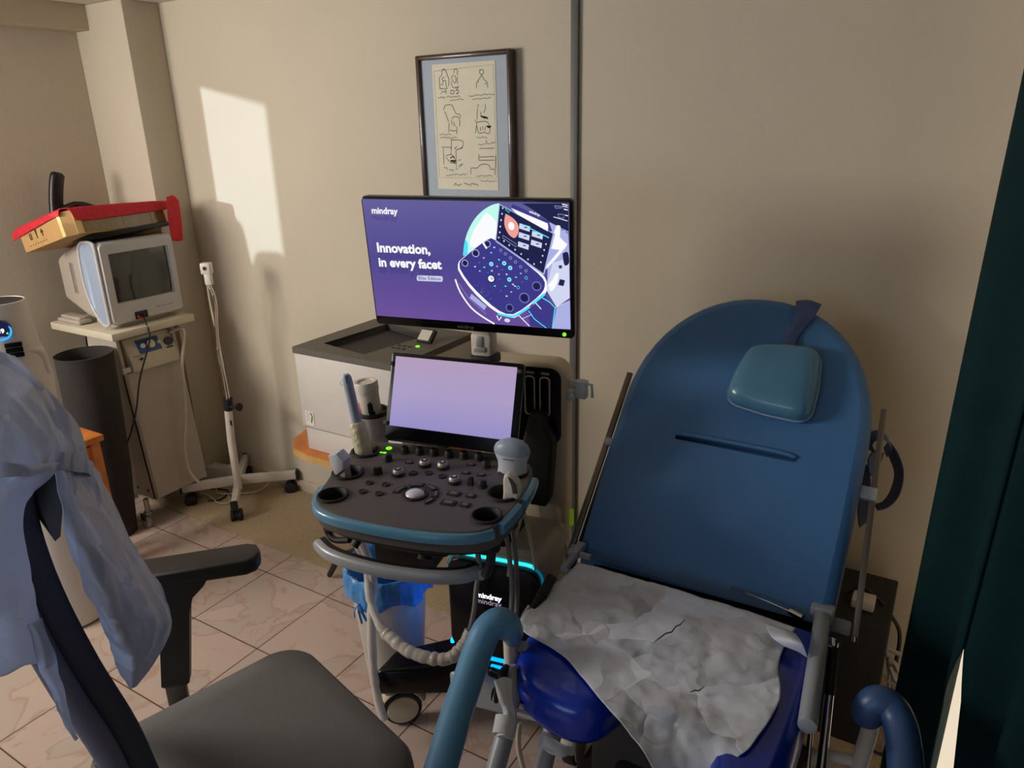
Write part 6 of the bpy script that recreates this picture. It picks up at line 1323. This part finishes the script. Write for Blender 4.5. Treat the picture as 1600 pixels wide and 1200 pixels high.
m = MB(); m.tube([el(p) for p in [(-0.679,1.25,0.635),(-0.676,1.196,0.619)]], [0.0115, 0.0125], 14); m.tube([el(p) for p in [(-0.676,1.196,0.619),(-0.68,1.163,0.606)]], [0.011, 0.008], 12); lh = build('side_lever', m, 'soft_black', ec, smooth=60)
m = MB(); P = [el(p) for p in [(-0.688,1.161,0.614),(-0.692,1.14,0.6),(-0.688,1.127,0.59),(-0.68,1.13,0.588),(-0.674,1.153,0.604)]]; m.tube(spl(P, 5), 0.0035, 8); build('lever_loop', m, 'chrome', lh)
m = MB(); m.cyl(el([(-0.644,1.057,0.597)][0]), el([(-0.642,1.075,0.579)][0]), 0.012, n=16, bev=0.002); build('end_plug', m, 'painted_grey', ec)

# crumpled disposable sheet on the seat
def wr2(p, u, v):
    a = noise.noise(Vector((p.x * 7, p.y * 7, 3))) * 0.012; b = abs(noise.noise(Vector((p.x * 16 + 9, p.y * 13, 1)))) * 0.016; c = abs(noise.noise(Vector((p.x * 34, p.y * 30 + 4, 2)))) * 0.005
    return p + Vector((0, 0, 0.004 + abs(a) + b * 0.8 - c if False else 0.005 + max(0, a) * 0.5 + b * 0.38 + c * 0.5))
m = MB()
m.sheet([[(-0.664,1.352,0.612),(-0.536,1.362,0.612),(-0.373,1.363,0.612),(-0.258,1.367,0.612),(-0.175,1.357,0.612)], [(-0.674,1.259,0.605),(-0.504,1.269,0.605),(-0.35,1.271,0.605),(-0.248,1.282,0.605),(-0.183,1.313,0.605)], [(-0.678,1.105,0.602),(-0.513,1.125,0.602),(-0.349,1.154,0.602),(-0.246,1.183,0.602),(-0.182,1.24,0.602)], [(-0.556,1.064,0.6),(-0.435,1.067,0.6),(-0.314,1.089,0.6),(-0.227,1.111,0.6),(-0.16,1.15,0.6)], [(-0.429,0.988,0.598),(-0.361,1.001,0.598),(-0.283,1.013,0.598),(-0.226,1.029,0.598),(-0.177,1.026,0.6)], [(-0.333,0.934,0.585),(-0.301,0.956,0.575),(-0.268,0.973,0.57),(-0.233,0.984,0.575),(-0.195,0.991,0.585)], [(-0.278,0.913,0.53),(-0.261,0.93,0.52),(-0.242,0.939,0.52),(-0.224,0.95,0.52),(-0.2,0.958,0.53)]], 12, wr2)
m.sheet([[(-0.231,1.339,0.62),(-0.196,1.328,0.63),(-0.17,1.324,0.63)], [(-0.21,1.298,0.625),(-0.173,1.286,0.64),(-0.15,1.286,0.64)], [(-0.182,1.288,0.62),(-0.157,1.285,0.62),(-0.138,1.289,0.61)]], 6)
dsh = tag(build('disposable_sheet', m, 'sheet_paper', solid=0.0012, smooth=100), 'crumpled white disposable paper sheet lying across the blue exam chair seat', 'paper sheet')
m = MB()
for P in ([(-0.406,1.17,0.624),(-0.4,1.189,0.624),(-0.395,1.206,0.624),(-0.386,1.216,0.624),(-0.385,1.237,0.624),(-0.379,1.247,0.624),(-0.377,1.268,0.624)], [(-0.302,1.078,0.619),(-0.296,1.088,0.618),(-0.29,1.09,0.618),(-0.284,1.105,0.618)]):
    m.tube([Vector(p) for p in P], [0.0006] + [0.0014] * (len(P) - 2) + [0.0006], 6)
build('crease_shade', m, 'dark_grey', dsh)  # dark strokes drawn for the shade in two creases

# arm strap looped on the right rail
st_ = thing('arm_strap', 'blue arm restraint strap looped around the right side rail of the exam chair', 'strap', [(-0.103,1.884,0.825)][0])
so_l = Vector(st_.location)
def sp(p): return Vector(p) - so_l
m = MB(); P = spl([sp(p) for p in [(-0.119,1.851,0.828),(-0.127,1.844,0.853),(-0.115,1.846,0.871),(-0.096,1.856,0.868),(-0.083,1.877,0.839),(-0.09,1.888,0.815)]], 6); m.tube(P, 0.016, 12, flat=0.18, up=(0, 0, 1)); build('loop', m, 'strap_blue', st_, smooth=60)
def ribbon(rows, key, name): 
    m = MB(); m.sheet([[sp(p) for p in r] for r in rows], 6); return build(name, m, key, st_, solid=0.004, smooth=60)
ribbon([[(-0.088,1.879,0.85),(-0.093,1.932,0.804)], [(-0.064,1.881,0.82),(-0.08,1.941,0.778)], [(-0.045,1.875,0.776),(-0.064,1.936,0.742)], [(-0.045,1.854,0.726),(-0.066,1.918,0.702)], [(-0.063,1.831,0.698),(-0.078,1.889,0.68)], [(-0.084,1.815,0.691),(-0.096,1.866,0.679)]], 'strap_navy', 'curved_band')
ribbon([[(-0.113,1.844,0.835),(-0.094,1.874,0.817)], [(-0.122,1.829,0.812),(-0.096,1.854,0.801)], [(-0.115,1.822,0.782),(-0.102,1.845,0.789)], [(-0.108,1.822,0.774),(-0.103,1.841,0.781)]], 'strap_blue', 'knotted_end')
ribbon([[(-0.131,1.848,0.72),(-0.108,1.86,0.715)], [(-0.128,1.838,0.662),(-0.105,1.853,0.662)], [(-0.119,1.839,0.621),(-0.108,1.851,0.632)]], 'strap_navy', 'lower_flap')
ribbon([[(-0.135,1.882,0.777),(-0.122,1.876,0.775)], [(-0.134,1.869,0.745),(-0.113,1.869,0.745)], [(-0.131,1.861,0.719),(-0.109,1.865,0.727)]], 'strap_navy', 'upper_flap')

# black cabinet behind the chair, with power adapter and cables
m = MB(); m.box((-0.19, 1.91, 0.19), (0.35, 0.26, 0.38), bev=0.006)
tag(build('black_cabinet', m, 'soft_black'), 'low black cabinet on the floor behind the right side of the exam chair', 'cabinet')
m = MB(); m.box((-0.085, 1.87, 0.394), (0.055, 0.05, 0.026), bev=0.004)
tag(build('power_adapter', m, 'white_plastic'), 'white power adapter lying on the low black cabinet', 'adapter')
m = MB(); m.tube(spl([(-0.13, 1.89, 0.388), (-0.10, 1.90, 0.415), (-0.053,1.9,0.393), (-0.013,1.9,0.349), (0.012,1.9,0.288), (0.01, 1.89, 0.12), (0.02, 1.86, 0.016)], 8), 0.005, 8)
tag(build('power_cable', m, 'cable_black'), 'thick black cable arching down over the right end of the low black cabinet', 'cable')
m = MB(); m.tube(spl([(-0.113,1.793,0.012), (-0.075,1.852,0.012), (-0.089,1.871,0.012), (-0.095,1.822,0.012), (-0.06,1.803,0.012), (0.014,1.776,0.012), (0.056,1.815,0.012)], 8), 0.004, 8)
tag(build('coiled_floor_cable', m, 'cable_black'), 'black cable curled on the floor in front of the low black cabinet', 'cable')
m = MB()
for k, pts in enumerate(([(-0.014,1.8,0.323),(0.009,1.8,0.317),(0.021,1.8,0.314)], [(-0.006,1.8,0.291),(0.01,1.8,0.285),(0.022,1.8,0.263)], [(0,1.8,0.229),(0.024,1.8,0.223),(0.037,1.8,0.237)])):
    m.tube(spl(pts, 5), 0.006, 8)
for (a, b) in (((0.001,1.8,0.274), (0.016,1.8,0.24)), ((0.012,1.8,0.246), (0.037,1.8,0.217))): m.tube([a, b], 0.007, 8)
m.tube(spl([(-0.014,1.8,0.323), (-0.003,1.81,0.265), (0.006,1.8,0.224), (0.02, 1.80, 0.012)], 5), 0.005, 8)
tag(build('wire_bundle', m, 'metal_grey'), 'tangle of grey cables and plugs between the low black cabinet and the curtain', 'cables')
